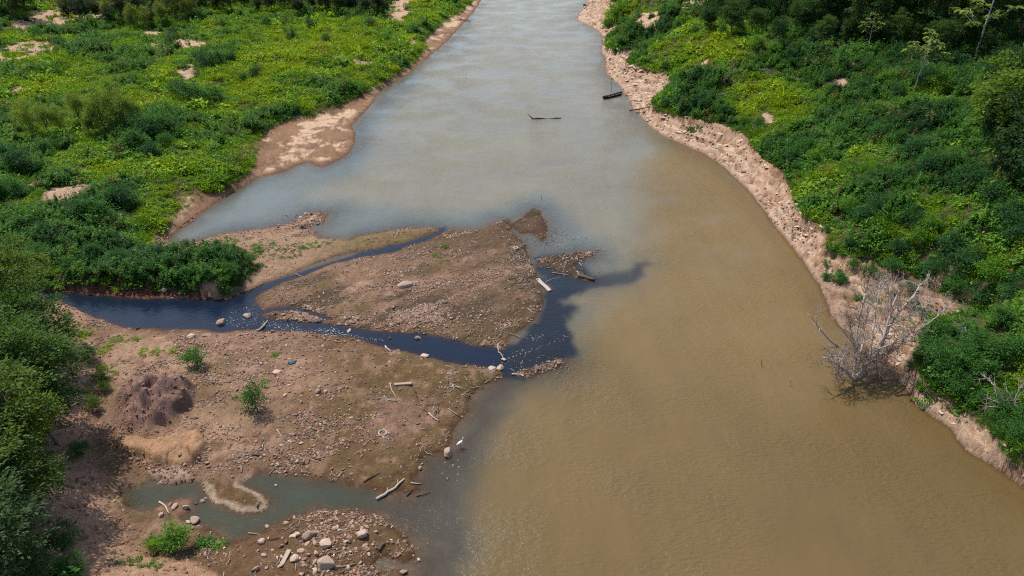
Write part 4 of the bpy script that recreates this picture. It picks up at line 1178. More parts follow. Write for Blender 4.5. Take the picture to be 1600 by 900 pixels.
# boulders that stand out in the photograph: pixel, width in pixels, mesh kind, label
boul = [(509, 884, 27, 'biggest rounded boulder on the gravel spit below the green pool'), (485, 838, 22, 'pinkish boulder beside the log on the gravel spit'), (508, 852, 22, 'broad cracked pale boulder uphill of the biggest rounded boulder'),
        (459, 838, 18, 'flat pale double boulder on the gravel spit'), (565, 836, 20, 'tan boulder near the far tip of the gravel spit'), (700, 710, 19, 'tan boulder at the water edge beside the white egret'),
        (657, 732, 9, 'small pale boulder at the shallow inlet edge of brown bar'), (346, 505, 18, 'brown boulder standing in the creek where it forks'), (388, 494, 15, 'grey boulder in the creek fork beside the driftwood'),
        (432, 582, 17, 'flat pink slab stone on the stony south bar'), (632, 448, 24, 'long whitish slab stone on the triangular gravel bar'), (653, 529, 11, 'pale round boulder on the upper edge of the creek mouth'),
        (770, 578, 15, 'tan oval boulder on the creek mouth corner'), (783, 575, 14, 'grey boulder paired with the oval one at creek mouth'), (663, 556, 17, 'flat pale rock on the lower edge of creek mouth'), (545, 517, 9, 'single grey stone standing in the foaming creek'),
        (609, 528, 7, 'small dark stone alone in the creek channel'), (788, 562, 10, 'pale stone at the end of the whitened trunk in creek mouth'), (304, 812, 18, 'large white-topped boulder in the green pool'),
        (294, 817, 11, 'small boulder touching the large white-topped boulder in the pool'), (316, 783, 10, 'grey boulder at the middle of the green pool'), (322, 779, 7, 'small pale stone by the grey boulder in the pool'), (306, 787, 7, 'dark stone left of the grey pool boulder'),
        (291, 793, 11, 'round boulder on the outer end of pool islet'), (273, 792, 12, 'pale boulder on top of the pool islet'), (266, 789, 8, 'upright stone on the back of the pool islet'), (252, 806, 12, 'rounded grey stone at the near end of the pool islet'),
        (402, 790, 9, 'dark stone on the salt-rimmed tongue in the pool'), (431, 758, 7, 'grey stone in the pool inlet by the brown bar'), (558, 797, 8, 'dark stone at the water edge of the gravel spit top'), (654, 875, 8, 'tan stone beside the outermost tip of gravel spit'), (630, 895, 12, 'pale stone at the flooded end of gravel spit'),
        (300, 527, 15, 'brown rock on the bank beside the dark creek'), (322, 525, 15, 'tan flat rock next to the brown rock by the creek'), (216, 514, 8, 'dark rock at the creek edge above the green weed patch'), (492, 880, 12, 'rounded stone beside the biggest boulder'), (492, 893, 11, 'long pale stone at the foot of biggest boulder'),
        (460, 873, 16, 'angular cream stone beside the grey plank'), (418, 823, 9, 'stone at the pool shore of the gravel spit'), (410, 846, 13, 'pale oval stone low on the spit by the pool'), (412, 869, 12, 'round pale stone on the spit facing the clay slope'), (447, 818, 10, 'pinkish round stone near the pool shore of the spit'),
        (471, 693, 9, 'flat pale stone on the brown earth of the south bar'), (440, 697, 7, 'small tan stone on the orange wash of south bar'), (258, 455, 10, 'reddish fallen block under the creek cut bank'), (445, 618, 8, 'grey stone on brown bar near the sapling'), (497, 612, 12, 'pale stone heading the row on the brown bar'), (509, 613, 9, 'second stone of the row on brown bar')]
for i, (a, b, wpx, lab) in enumerate(boul):
    x, y, z = [float(v[0]) for v in hit(a, b)]
    d = wpx / float(pxscale(x, y, z))
    slab = ('slab' in lab or 'flat' in lab)
    put_stone(BIG[i % 5] if wpx > 12 else ST['pale'][i % 7] if 'dark' not in lab else ST['wet'][i % 4], x, y, d * 1.08, lab, None, 0.75 if slab else 0.9, 0.55 if slab else 1.0, 'boulder' if wpx > 12 else 'stone', 0.3 * i if not slab else 0.25)

ZONES = [  # sampling mask by photograph ellipses, count, size range, kinds, label, group
    ([(500, 850, 90, 40), (560, 850, 60, 30), (440, 870, 50, 25)], 62, (0.3, 0.72), ('pale', 'pale', 'stone'), 'pale stone strewn over the gravel spit below the green pool', 'stones of the gravel spit'),
    ([(480, 495, 60, 12), (440, 495, 25, 8), (420, 525, 60, 8), (500, 530, 60, 6), (360, 480, 20, 8)], 34, (0.35, 0.75), ('red', 'red', 'stone'), 'reddish stone along the edges of the creek rapids', 'stones along the creek rapids'),
    ([(600, 500, 120, 22), (720, 510, 60, 22), (500, 470, 60, 16), (620, 440, 120, 22)], 34, (0.3, 0.6), ('stone', 'stone', 'pale'), 'pinkish stone on the triangular gravel bar', 'stones of the triangular bar'),
    ([(460, 560, 70, 25), (330, 540, 60, 20), (540, 570, 70, 20), (420, 600, 50, 16)], 34, (0.3, 0.6), ('stone', 'red', 'pale'), 'brown stone on the stony bar south of the creek', 'stones south of the creek'),
    ([(520, 640, 100, 40), (660, 625, 50, 14), (690, 640, 30, 14)], 20, (0.25, 0.5), ('pale', 'stone'), 'pale stone scattered on the brown earth bar', 'stones on the brown bar'),
    ([(485, 342, 26, 8), (450, 352, 20, 5)], 24, (0.4, 0.8), ('pale', 'stone'), 'tan stone of the small heap jutting into the cove', 'stones of the cove heap'),
    ([(885, 408, 34, 10), (860, 410, 20, 7)], 22, (0.3, 0.6), ('pale', 'wet', 'stone'), 'stone in the rubble reef off the bar', 'stones of the rubble reef'),
    ([(850, 572, 34, 10), (820, 578, 20, 7)], 8, (0.2, 0.5), ('stone', 'wet', 'pale'), 'stone in the rubble bank across the creek mouth', 'stones of the creek mouth rubble'),
    ([(320, 825, 30, 10), (345, 835, 20, 8), (230, 725, 60, 12), (310, 728, 30, 8)], 14, (0.3, 0.7), ('stone', 'pale', 'red'), 'rough stone on the banks of the green pool', 'stones around the green pool'),
    ([(250, 460, 50, 4), (180, 458, 30, 4)], 6, (0.25, 0.6), ('red', 'red', 'stone'), 'red clod fallen below the creek cut bank', 'clods below the cut bank'),
]
HALF_PX = {}
for zi, (ells, cnt, rg, kinds, lab, grp) in enumerate(ZONES):
    m = np.zeros_like(GZ)
    for e in ells:
        m = np.maximum(m, blob(*e, GX, GY))
    m = m * (GZ > (-0.03 if zi in (5, 6, 7) else 0.03))
    x, y, z = sample(m, cnt, 900 + zi)
    q = np.random.default_rng(950 + zi)
    for j in range(cnt):
        kd = kinds[int(q.integers(0, len(kinds)))]
        ms = ST[kd]
        put_stone(ms[int(q.integers(0, len(ms)))], float(x[j]), float(y[j]), rg[0] + (rg[1] - rg[0]) * float(q.random()) ** 2.2, lab, grp, float(q.uniform(0.7, 1.0)), float(q.uniform(0.7, 1.1)))

# small gravel: uncountable
gr_m = [stone_mesh(400 + i, 1, M_stone, False) for i in range(4)] + [stone_mesh(420 + i, 1, M_pale, False) for i in range(3)] + [stone_mesh(440 + i, 1, M_red, False) for i in range(3)] + [stone_mesh(460 + i, 1, M_wet, False) for i in range(2)]
c_gravel = proto_coll('gravel', gr_m)
cl = fbm(GX * 0.83 + GY * 0.56, (GY * 0.83 - GX * 0.56) * 2.2, 3.6, 4, 121) + 0.5 * fbm(GX, GY, 9, 2, 123)
flatbar = (GF['bar'] > 0.0) * 1.0 + (isS & (GF['ssw'] < 1.0)) * 0.75 + isN * (GY < 100) * (GF['ter'] < -0.5) * 0.5 + (GF['i2'] > -0.5) * 2.5 + (GF['i3'] > -0.4) * 1.6 + (GF['i1'] > 0) * 0.3
gw = flatbar * (0.04 + sstep(0.0, 0.6, cl) ** 1.5) * (GZ > -0.06) * (1 - 0.9 * GF['mound']) * (GF['ledge'] < 0.2) * (GF['slab'] < 0) * (GY < 105)
gw = gw * (1 - 0.9 * blob(365, 775, 55, 28, GX, GY))
for e in [(460, 500, 70, 20), (600, 505, 150, 20), (440, 560, 110, 40), (480, 342, 34, 10), (690, 500, 110, 26)]:
    gw = gw * (1 + 2.2 * blob(*e, GX, GY))
n = 46000
n = 60000
x, y, z = sample(gw, n, 77)
q = np.random.default_rng(78)
sz = 0.06 + 0.38 * q.random(n) ** 3.6
sz *= 1 + 0.4 * (lut(gw, x, y) > 1.5)
kind = np.where(q.random(n) < 0.55, q.integers(0, 4, n), np.where(q.random(n) < 0.22, q.integers(4, 7, n), q.integers(7, 10, n)))
kind = np.where(z < 0.01, np.where(q.random(n) < 0.6, q.integers(10, 12, n), kind), kind)
scatter('gravel', c_gravel, np.stack([x, y, np.maximum(z, -0.05) + 0.04 * sz], -1), sz[:, None] * q.uniform(0.7, 1.2, (n, 3)), np.stack([q.normal(0, .4, n), q.normal(0, .4, n), q.uniform(0, 6.28, n)], -1), kind, None,
        'small pinkish gravel and clods covering the river bars', 'gravel')
# stones awash in the shallows
aw = np.zeros_like(GZ)
for e in [(850, 566, 50, 20), (890, 412, 60, 22), (862, 375, 40, 18), (385, 494, 34, 16), (800, 568, 30, 14), (455, 345, 40, 12), (640, 862, 26, 18), (700, 735, 26, 14), (470, 492, 50, 10), (560, 410, 60, 8)]:
    aw = np.maximum(aw, blob(*e, GX, GY))
aw = aw * (GZ < 0.05) * (GZ > -0.9)
n = 900
x, y, z = sample(aw, n, 85)
sz = 0.10 + 0.34 * q.random(n) ** 2.4
kind = np.where(q.random(n) < 0.62, q.integers(10, 12, n), q.integers(0, 4, n))
scatter('awash_stones', c_gravel, np.stack([x, y, np.maximum(z, -0.10 * sz)], -1), sz[:, None] * q.uniform(0.7, 1.2, (n, 3)), np.stack([q.normal(0, .4, n), q.normal(0, .4, n), q.uniform(0, 6.28, n)], -1), kind, None,
        'small dark stones awash in the shallows round the bars', 'stones')
# clods crumbling on the right sand bank, on the mound and under the ledge
cw = isR * (GF['r2'] < 0.2) * (0.04 + GF['scarp'] + 0.8 * sstep(0.10, 0.03, GF['t1'])) * (0.3 + sstep(-0.1, 0.3, GF['nb'])) * dens + 3.0 * (isS * sstep(-1.4, -0.1, GF['ledge']) * (GF['ledge'] < 0.1) * (GY < 55)) + 0.7 * GF['mound'] + 0.6 * isN * sstep(-2.0, -0.6, GF['ter']) * (GF['ter'] < 0.6) * (GY < 100) * (GX < -38) + 0.4 * isS * (GF['ssw'] > 0) * (GF['ssw'] < 4)
n = 9000
x, y, z = sample(cw, n, 79)
sz = 0.10 + 0.42 * q.random(n) ** 3
sz *= np.clip(y / 75, 0.8, 1.6)
kind = np.where((lut(GF['right'], x, y) > 0) & (lut(GF['t1'], x, y) > 0.14), q.integers(3, 6, n), q.integers(7, 10, n))
c_clod = proto_coll('clod', [stone_mesh(480 + i, 1, M_red, False) for i in range(2)])
scatter('earth_clods', c_gravel, np.stack([x, y, z + 0.05 * sz], -1), sz[:, None] * q.uniform(0.7, 1.2, (n, 3)), np.stack([q.normal(0, .4, n), q.normal(0, .4, n), q.uniform(0, 6.28, n)], -1), kind, None,
        'crumbled earth clods on the eroding banks', 'clods')
# slumped slabs of dry sand on the right bank
M_sand = mat_simple('dry_sand', [(0.1, (0.36, 0.245, 0.17)), (0.5, (0.47, 0.34, 0.25)), (0.85, (0.54, 0.41, 0.31))], 4, 0.95, 0.6, 0.05)
c_slab = proto_coll('slab', [stone_mesh(500 + i, 2, M_sand, False) for i in range(6)])
sw = isR * (GF['r2'] < 0.4) * sstep(0.12, 0.3, GF['t1']) * (0.06 + sstep(0.0, 0.35, fbm(GX, GY, 4.0, 4, 181))) * dens
n = 1000
x, y, z = sample(sw, n, 83)
sz = (0.3 + 0.8 * q.random(n) ** 2.2) * np.clip(y / 90, 0.75, 1.8)
ang = math.radians(-40) + q.normal(0, 0.45, n)
scatter('sand_slabs', c_slab, np.stack([x, y, z - 0.02 * sz], -1), np.stack([sz * 1.2, sz * 0.85, sz * 0.45], -1), np.stack([q.normal(0, .25, n), q.normal(0, .25, n), ang], -1), q.integers(0, 6, n), None,
        'slumped slabs of pale dry sand along the eroded right bank', 'sand slabs')
# twig litter
tw = []
for i in range(5):
    a = Acc(); qq = np.random.default_rng(600 + i)
    p = np.stack([np.linspace(-.5, .5, 5), qq.normal(0, .04, 5), qq.normal(0, .02, 5)], -1)
    a.add(*tube(p, np.linspace(0.035, 0.014, 5), 4)); tw.append(a.mesh('twig', (M_drift, M_drift_dark)[i % 2], False))
c_twig = proto_coll('twig', tw)
tww = flatbar * (0.1 + sstep(0.0, 0.5, fbm(GX, GY, 5, 3, 131))) * (GZ > 0.05) * (GY < 105)
for e in [(660, 620, 70, 24), (380, 690, 50, 20), (340, 690, 40, 16), (820, 430, 40, 60), (690, 600, 60, 14)]:
    tww = tww * (1 + 3 * blob(*e, GX, GY))
n = 1500
x, y, z = sample(tww, n, 81)
sz = 0.4 + 1.1 * q.random(n) ** 2
scatter('twig_litter', c_twig, np.stack([x, y, z + 0.03], -1), np.stack([sz, 0.6 + sz * .6, 0.6 + sz * .6], -1), np.stack([q.normal(0, .08, n), q.normal(0, .08, n), q.uniform(0, 6.28, n)], -1), q.integers(0, 5, n), None,
        'thin twigs and sticks littering the gravel bars', 'twigs')

# ------------------------------------------------------------------ driftwood
G_DRIFT = 'driftwood'


def stick(p0, p1, r, label, mat=None, bend=0.06, name='driftwood_log', lift=0.0, cat='driftwood', knot=True, z0=None, z1=None):
    (x0, y0, h0), (x1, y1, h1) = [[float(v[0]) for v in hit(*p)] for p in (p0, p1)]
    r *= 0.72
    h0 = h0 if z0 is None else z0; h1 = h1 if z1 is None else z1
    a = np.array([x0, y0, h0 + r * 0.6 + lift]); b = np.array([x1, y1, h1 + r * 0.6 + lift])
    L = float(np.linalg.norm(b - a)); n = 9
    q = np.random.default_rng(int(p0[0] * 31 + p0[1]))
    t = np.linspace(0, 1, n)[:, None]
    side = unit(np.cross(b - a, [0, 0, 1.0]))
    P = a + (b - a) * t + side * (np.sin(t * math.pi) * bend * L * q.choice([-1, 1])) + q.normal(0, 0.012 * L, (n, 3)) * np.array([1, 1, 0.3])
    if z0 is None:
        P[:, 2] = np.maximum(P[:, 2], np.maximum(hz(P[:, 0], P[:, 1]), 0) + r * 0.5)
    c = P.mean(0); c[2] = P[:, 2].min() - r
    A = Acc()
    rad = r * np.linspace(1.1, 0.6, n) * q.uniform(0.88, 1.12, n)
    A.add(*tube(P - c, rad, 8))
    if knot and L > 1.5:
        for m in range(2):
            k = int(q.integers(2, n - 2)); d = unit(side * q.choice([-1, 1]) + np.array([0, 0, 0.7]) + (b - a) / L * 0.6)
            A.add(*tube([P[k] - c, P[k] - c + d * r * 3.2], [r * 0.42, r * 0.2], 5))
    o = link(name, A.mesh('driftwood', mat or M_drift, True), None, tuple(c))
    return tag(o, label, cat)


def board(p0, p1, wd, th, label, mat=None, name='plank'):
    import bmesh
    (x0, y0, h0), (x1, y1, h1) = [[float(v[0]) for v in hit(*p)] for p in (p0, p1)]
    a = Vector((x0, y0, max(h0, 0.02))); b = Vector((x1, y1, max(h1, 0.02)))
    L = (b - a).length
    bm = bmesh.new(); bmesh.ops.create_cube(bm, size=1.0)
    bmesh.ops.scale(bm, vec=(L, wd, th), verts=bm.verts)
    bmesh.ops.subdivide_edges(bm, edges=[e for e in bm.edges if abs((e.verts[0].co - e.verts[1].co).x) > L * .5], cuts=6)
    for v in bm.verts:
        v.co.y += 0.06 * wd * math.sin(v.co.x * 2.1); v.co.z += 0.25 * th * math.sin(v.co.x * 1.3)
        if abs(abs(v.co.x) - L / 2) < 1e-4: v.co.x += random.uniform(-.12, .12) * wd
    bmesh.ops.bevel(bm, geom=bm.edges[:], offset=th * 0.12, segments=1, affect='EDGES')
    me = bpy.data.meshes.new('plank'); bm.to_mesh(me); bm.free(); me.materials.append(mat or M_drift)
    d = b - a
    o = link(name, me, None, tuple((a + b) / 2 + Vector((0, 0, th * 0.45))), (0, -math.asin(d.z / L), math.atan2(d.y, d.x)))
    return tag(o, label, 'plank')


stick((588, 780), (631, 749), 0.17, 'long bare log slanting out of the pool mouth onto the bar', None, 0.07)
stick((569, 754), (594, 740), 0.10, 'brown log parallel to the long bare log at the pool mouth', M_drift_dark)
stick((635, 775), (644, 765), 0.09, 'short dark log on the outer bar tip near the long log', M_drift_dark)
stick((642, 755), (658, 756), 0.12, 'short pale log in the shallows off the bar tip')
stick((650, 775), (672, 769), 0.09, 'brown half-sunk log in the shallows off the bar tip', M_drift_dark)
stick((670, 646), (686, 658), 0.13, 'pale log lying among stones on the brown bar')
stick((569, 697), (581, 685), 0.08, 'short grey log on open brown earth of the bar')
stick((609, 599), (620, 621), 0.07, 'thin whitish pole below the squared beam on south bar')
board((616, 601), (644, 601), 0.34, 0.2, 'squared pale timber beam lying on the south bar', None, 'timber_beam')
stick((797, 522), (817, 529), 0.08, 'pink-white pole reaching from the bar into dark water')
stick((779, 537), (779, 549), 0.11, 'short upright-lying bleached log on the creek mouth corner')
stick((779, 550), (787, 562), 0.11, 'bleached trunk lying across the creek mouth')
stick((755, 581), (773, 582), 0.06, 'thin pale pole beside the oval boulder at creek mouth')
stick((800, 585), (819, 587), 0.12, 'pale log on the rubble bank across the creek mouth')
stick((816, 579), (826, 577), 0.10, 'short grey log on the rubble bank across the creek mouth')
board((840, 436), (859, 455), 0.55, 0.08, 'wide whitish board at the edge of the triangular bar')
stick((852, 441), (877, 433), 0.04, 'thin pole leaning from the whitish board into the water')
stick((863, 427), (888, 431), 0.12, 'bleached log floating along the rubble reef')
stick((903, 432), (929, 439), 0.36, 'thick dark brown log at the end of the rubble reef', M_drift_dark, 0.02)
stick((902, 424), (903, 434), 0.08, 'curved bleached stick leaning on the thick dark log')
stick((932, 390), (946, 391), 0.10, 'whitish stick floating alone off the rubble reef')
stick((905, 411), (910, 416), 0.09, 'short white stick inside the rubble reef')
stick((437, 366), (469, 379), 0.11, 'long pale pole lying on the bar beside the cove heap')
stick((462, 428), (476, 433), 0.09, 'pale stick bridging the narrow side channel')
stick((616, 408), (627, 415), 0.08, 'pale stick on the triangular bar near side channel')
stick((737, 377), (746, 380), 0.10, 'white curved stick on the far part of the triangular bar')
stick((825, 482), (836, 490), 0.07, 'pale stick at the lower shore of the triangular bar')
stick((602, 541), (611, 549), 0.12, 'pale stump log beside rocks on the creek edge')
stick((402, 518), (418, 502), 0.16, 'leaning trunk on the rocks at the creek rapids')
stick((249, 784), (264, 803), 0.10, 'straight pale pole leaning on the pool islet')
board((440, 882), (453, 860), 0.34, 0.12, 'grey weathered plank on the gravel spit')
stick((521, 887), (556, 881), 0.12, 'curved pale branch right of the biggest boulder on spit')
stick((501, 903), (512, 888), 0.13, 'broken log end leaning to the biggest boulder')
stick((592, 861), (601, 850), 0.20, 'stubby brown log near the outer spit', M_drift_dark)
stick((529, 896), (543, 889), 0.09, 'brown stick below the curved branch on the spit', M_drift_dark)
stick((560, 895), (572, 894), 0.08, 'pale stick by the flooded hollow of the spit')
stick((433, 671), (443, 683), 0.07, 'bent white stick on the orange wash of the south bar')
stick((393, 711), (411, 713), 0.12, 'grey log in the driftwood tangle above the pool', M_drift_dark)
stick((364, 686), (375, 693), 0.09, 'pale stick in the driftwood tangle near the clay ledge')
stick((393, 708), (416, 692), 0.06, 'thin grey stick slanting across the driftwood tangle')
stick((376, 729), (377, 739), 0.12, 'short pale stump end above the pool', None)
stick((420, 742), (430, 728), 0.06, 'thin stick stuck at the pool inlet')
stick((488, 717), (501, 720), 0.09, 'dark log on brown earth uphill of the pool', M_drift_dark)
stick((468, 727), (477, 723), 0.08, 'short dark stick near the pool bank', M_drift_dark)
stick((984, 173), (1016, 168), 0.22, 'dark sunken log touching the sandy right shore', M_drift_dark)
stick((718, 31), (735, 33), 0.22, 'dark log on the far sandy left shore', M_drift_dark)
stick((1150, 140), (1106, 153), 0.14, 'fallen grey tree trunk on the right slope', M_deadwood)
stick((1112, 145), (1172, 146), 0.11, 'long bare pole lying level in the right slope weeds', M_deadwood, .02)

# upright poles standing in water
def pole(px, py, h, r, label, lean=(0.03, 0.02), mat=None):
    x, y, z = [float(v[0]) for v in hit(px, py)]
    A = Acc(); n = 6; t = np.linspace(0, 1, n)[:, None]
    P = np.array([[0, 0, -0.6]]) + t * np.array([[lean[0] * h, lean[1] * h, h + 0.6]])
    P[:, :2] += np.random.default_rng(int(px)).normal(0, 0.012 * h, (n, 2))
    A.add(*tube(P, np.linspace(r, r * 0.6, n), 6))
    o = link('pole', A.mesh('pole', mat or M_drift_dark, True), None, (x, y, 0 if z < 0.2 else z))
    return tag(o, label, 'pole')


pole(832, 340, 1.9, 0.05, 'thin dark stake standing on the muddy islet off the bar')
pole(846, 312, 1.1, 0.04, 'thin stake standing in open water beyond the muddy islet')
pole(956, 143, 3.2, 0.05, 'thin mooring pole standing in the water beside the canoe', (-0.06, 0.0))
pole(1192, 573, 1.1, 0.05, 'pale reed stick poking out of the brown river', (-0.28, 0.1), M_drift)
pole(1235, 603, 1.0, 0.05, 'pale bent stick poking out near the dead tree', (-0.15, 0.1), M_drift)


# floating branch in mid-river
def floating_branch():
    x0, y0, _ = [float(v[0]) for v in hit(833, 186)]; x1, y1, _ = [float(v[0]) for v in hit(877, 185)]
    r = link('floating_branch', None, None, (x0, y0, 0))
    tag(r, 'dark branch drifting in mid river with a forked end', 'branch')
    A = Acc(); L = math.hypot(x1 - x0, y1 - y0); d = np.array([x1 - x0, y1 - y0, 0]) / L
    P = np.array([d * L * t + np.array([0, 0, 0.02 + 0.10 * math.sin(t * 9)]) for t in np.linspace(0, 1, 12)])
    A.add(*tube(P, np.linspace(0.2, 0.10, 12), 7)); link('stem', A.mesh('stem', M_drift_dark, True), r)
    B = Acc(); B.add(*tube([[0, 0, 0], [-0.6, 0.3, 0.5], [-1.4, 0.4, 1.15]], [0.16, 0.12, 0.05], 6)); link('fork', B.mesh('fork', M_drift_dark, True), r)
    B = Acc(); B.add(*tube([[-0.5, 0.2, 0.4], [-0.9, -0.2, 0.8]], [0.09, 0.04], 5)); link('twig', B.mesh('twig', M_drift_dark, True), r)


floating_branch()


# ------------------------------------------------------------------ dead tree in the water, other dead branches
def P_at(px, py, Y):
    dx, dy, dz = ray(px, py); t = Y / dy
    return np.array([float(dx * t), Y, float(CAM_H + dz * t)])


def grow(A, p, d, L, r, q, lvl, droop=0.0):
    n = 5; pts = [p]; cur = p; dd = d
    for k in range(n):
        dd = unit(dd + q.normal(0, 0.20, 3) + np.array([0, 0, 0.05 - droop])); cur = cur + dd * L / n; pts.append(cur)
    A.add(*tube(pts, np.linspace(r, max(r * 0.3, 0.008), n + 1), 5 if r > 0.03 else 4, False))
    if lvl > 0:
        for k in range(3 + int(q.integers(0, 3))):
            s = int(q.integers(1, n + 1)); nd = unit(dd + q.normal(0, 0.75, 3))
            grow(A, pts[s], nd, L * q.uniform(0.4, 0.7), r * 0.42, q, lvl - 1, droop)


def dead_tree():
    bx, by, _ = [float(v[0]) for v in hit(1332, 600)]
    r = link('dead_tree', None, None, (bx, by, 0))
    tag(r, 'bleached leafless dead tree standing in the water at the sandy bank', 'dead tree')
    O = np.array([bx, by, 0])
    q = np.random.default_rng(5)
    limbs = [([(1332, 602), (1336, 575), (1338, 545), (1343, 495), (1352, 458)], 0.16, 1.4, 0.0), ([(1340, 575), (1346, 545), (1353, 505), (1357, 468)], 0.12, 1.5, 0.0),
             ([(1334, 592), (1358, 568), (1378, 538), (1395, 500), (1420, 470), (1436, 448)], 0.19, 1.2, 0.5), ([(1376, 540), (1390, 492), (1401, 462), (1413, 440)], 0.12, 1.0, .4),
             ([(1358, 565), (1363, 522), (1370, 485), (1373, 452)], 0.11, 1.1, .3), ([(1374, 545), (1408, 531), (1440, 512), (1478, 482)], 0.08, 1.2, .8),
             ([(1332, 592), (1316, 576), (1300, 562), (1286, 556), (1284, 570)], 0.12, -0.6, -.3), ([(1331, 592), (1312, 568), (1306, 548)], 0.09, -0.4, -.2), ([(1333, 596), (1322, 575), (1318, 560)], 0.08, -0.9, -.4),
             ([(1350, 570), (1375, 560), (1400, 545), (1425, 520)], 0.09, 0.6, .5), ([(1385, 510), (1410, 500), (1432, 480), (1455, 470)], 0.06, 1.5, .6), ([(1368, 545), (1385, 520), (1392, 478), (1388, 450)], 0.08, 1.4, .2),
             ([(1345, 560), (1330, 520), (1328, 495)], 0.06, .5, 0), ([(1340, 560), (1352, 530), (1345, 505), (1350, 480)], 0.07, 1.6, 0)]
    for li, (pts, rad, yo, yo2) in enumerate(limbs):
        P = np.array([P_at(a, b, by + (3.6 * yo + 2.0 * yo2) * k / max(len(pts) - 1, 1) if yo > 0 else by + yo * k / max(len(pts) - 1, 1)) for k, (a, b) in enumerate(pts)]) - O
        if li == 0: P[0] = (0, 0, -0.8)
        # resample
        tt = np.linspace(0, len(P) - 1, 10); PP = np.stack([np.interp(tt, np.arange(len(P)), P[:, i]) for i in range(3)], -1)
        PP[1:-1] += q.normal(0, 0.05, (8, 3))
        A = Acc(); A.add(*tube(PP, np.linspace(rad, rad * 0.35, 10) * 1.15, 7))
        lo = link('trunk' if li == 0 else 'limb', A.mesh('limb', M_deadwood, True), r)
        B = Acc()
        for k in range(9 if 6 <= li <= 8 else 24):
            s = int(q.integers(2, 10)); d = unit(unit(PP[min(s, 9)] - PP[max(s - 2, 0)]) + q.normal(0, 0.7, 3))
            grow(B, PP[s], d, q.uniform(0.8, 2.0), 0.016 + rad * 0.28, q, 2)
        link('twigs', B.mesh('twigs', M_deadwood if li % 3 else M_twig, False), lo)['kind'] = 'stuff'
    C = Acc()                       # dark tangle caught at the waterline
    for k in range(150):
        a, b = q.uniform(1300, 1390), q.uniform(545, 592)
        p = P_at(a, b, by + q.uniform(-.6, 2.2)) - O
        p[2] = max(p[2], 0.05 - 0)
        grow(C, p, unit(q.normal(0, 1, 3) * np.array([1, 1, .5])), q.uniform(0.6, 1.8), 0.045, q, 1, 0.08)
    link('tangle', C.mesh('tangle', M_twig, False), r)['kind'] = 'stuff'


dead_tree()


def dead_branch(name, lines, label, yoff=0.0, mat=None, lv=1, nb=6):
    x0, y0, z0 = [float(v[0]) for v in hit(*lines[0][0][0])]
    r = link(name, None, None, (x0, y0, z0)); tag(r, label, 'dead branch')
    O = np.array([x0, y0, z0]); q = np.random.default_rng(int(lines[0][0][0][0]))
    for pts, rad in lines:
        P = np.array([P_at(a, b, y0 + yoff * k) for k, (a, b) in enumerate(pts)]) - O
        if len(P) > 0 and pts[0] == lines[0][0][0]: P[0, 2] = min(P[0, 2], -0.1)
        tt = np.linspace(0, len(P) - 1, 8); PP = np.stack([np.interp(tt, np.arange(len(P)), P[:, i]) for i in range(3)], -1)
        PP[1:-1] += q.normal(0, 0.03, (6, 3))
        A = Acc(); A.add(*tube(PP, np.linspace(rad, rad * 0.35, 8), 6)); lo = link('limb', A.mesh('limb', mat or M_deadwood, True), r)
        B = Acc()
        for k in range(nb):
            s = int(q.integers(2, 8)); grow(B, PP[s], unit(unit(PP[s] - PP[s - 2]) + q.normal(0, 0.6, 3)), q.uniform(0.5, 1.4), rad * 0.3, q, lv)
        link('twigs', B.mesh('twigs', mat or M_deadwood, False), lo)['kind'] = 'stuff'


dead_branch('dead_branch', [([(1311, 542), (1292, 527), (1276, 507), (1262, 490)], 0.12), ([(1276, 507), (1274, 495), (1282, 483)], 0.06)], 'grey branch rising from the water beside the dead tree', 0.3)
dead_branch('dead_branch', [([(1334, 537), (1316, 515), (1299, 496)], 0.10)], 'bare pole branch slanting from the sand edge behind the dead tree', 0.5, None, 1, 2)
dead_branch('dead_branch', [([(1578, 643), (1562, 615), (1552, 598), (1535, 586)], 0.13), ([(1576, 640), (1560, 628), (1542, 622)], 0.06), ([(1572, 638), (1550, 636), (1540, 634)], 0.05)], 'pale forked dead branch in the right bank thicket', 0.3)
dead_branch('dead_branch', [([(1588, 648), (1584, 628), (1573, 610)], 0.08), ([(1584, 628), (1593, 606)], 0.06)], 'pale Y-shaped dead branch beside the forked one on right bank', 0.2)
dead_branch('dead_branch', [([(1514, 535), (1507, 520), (1500, 508), (1490, 504)], 0.09)], 'small bleached branch poking from the weeds near the sand path', 0.2)
dead_branch('dead_branch', [([(1118, 140), (1130, 126), (1142, 114)], 0.09), ([(1122, 138), (1145, 128), (1160, 124)], 0.06)], 'tangled grey brushwood on the right slope above the bank', 0.3, M_twig, 2, 12)
dead_branch('dead_branch', [([(912, 14), (920, 6), (930, 2)], 0.2), ([(912, 14), (925, 14), (940, 12)], 0.14)], 'dark brushwood snag on the far point of the right shore', 0.3, M_twig, 2, 14)
dead_branch('dead_branch', [([(1555, 50), (1575, 25), (1590, 8)], 0.22), ([(1570, 32), (1556, 20), (1545, 26)], 0.09)], 'leaning bare pale trunk before the dark forest', 0.4, M_bark_pale, 1, 6)


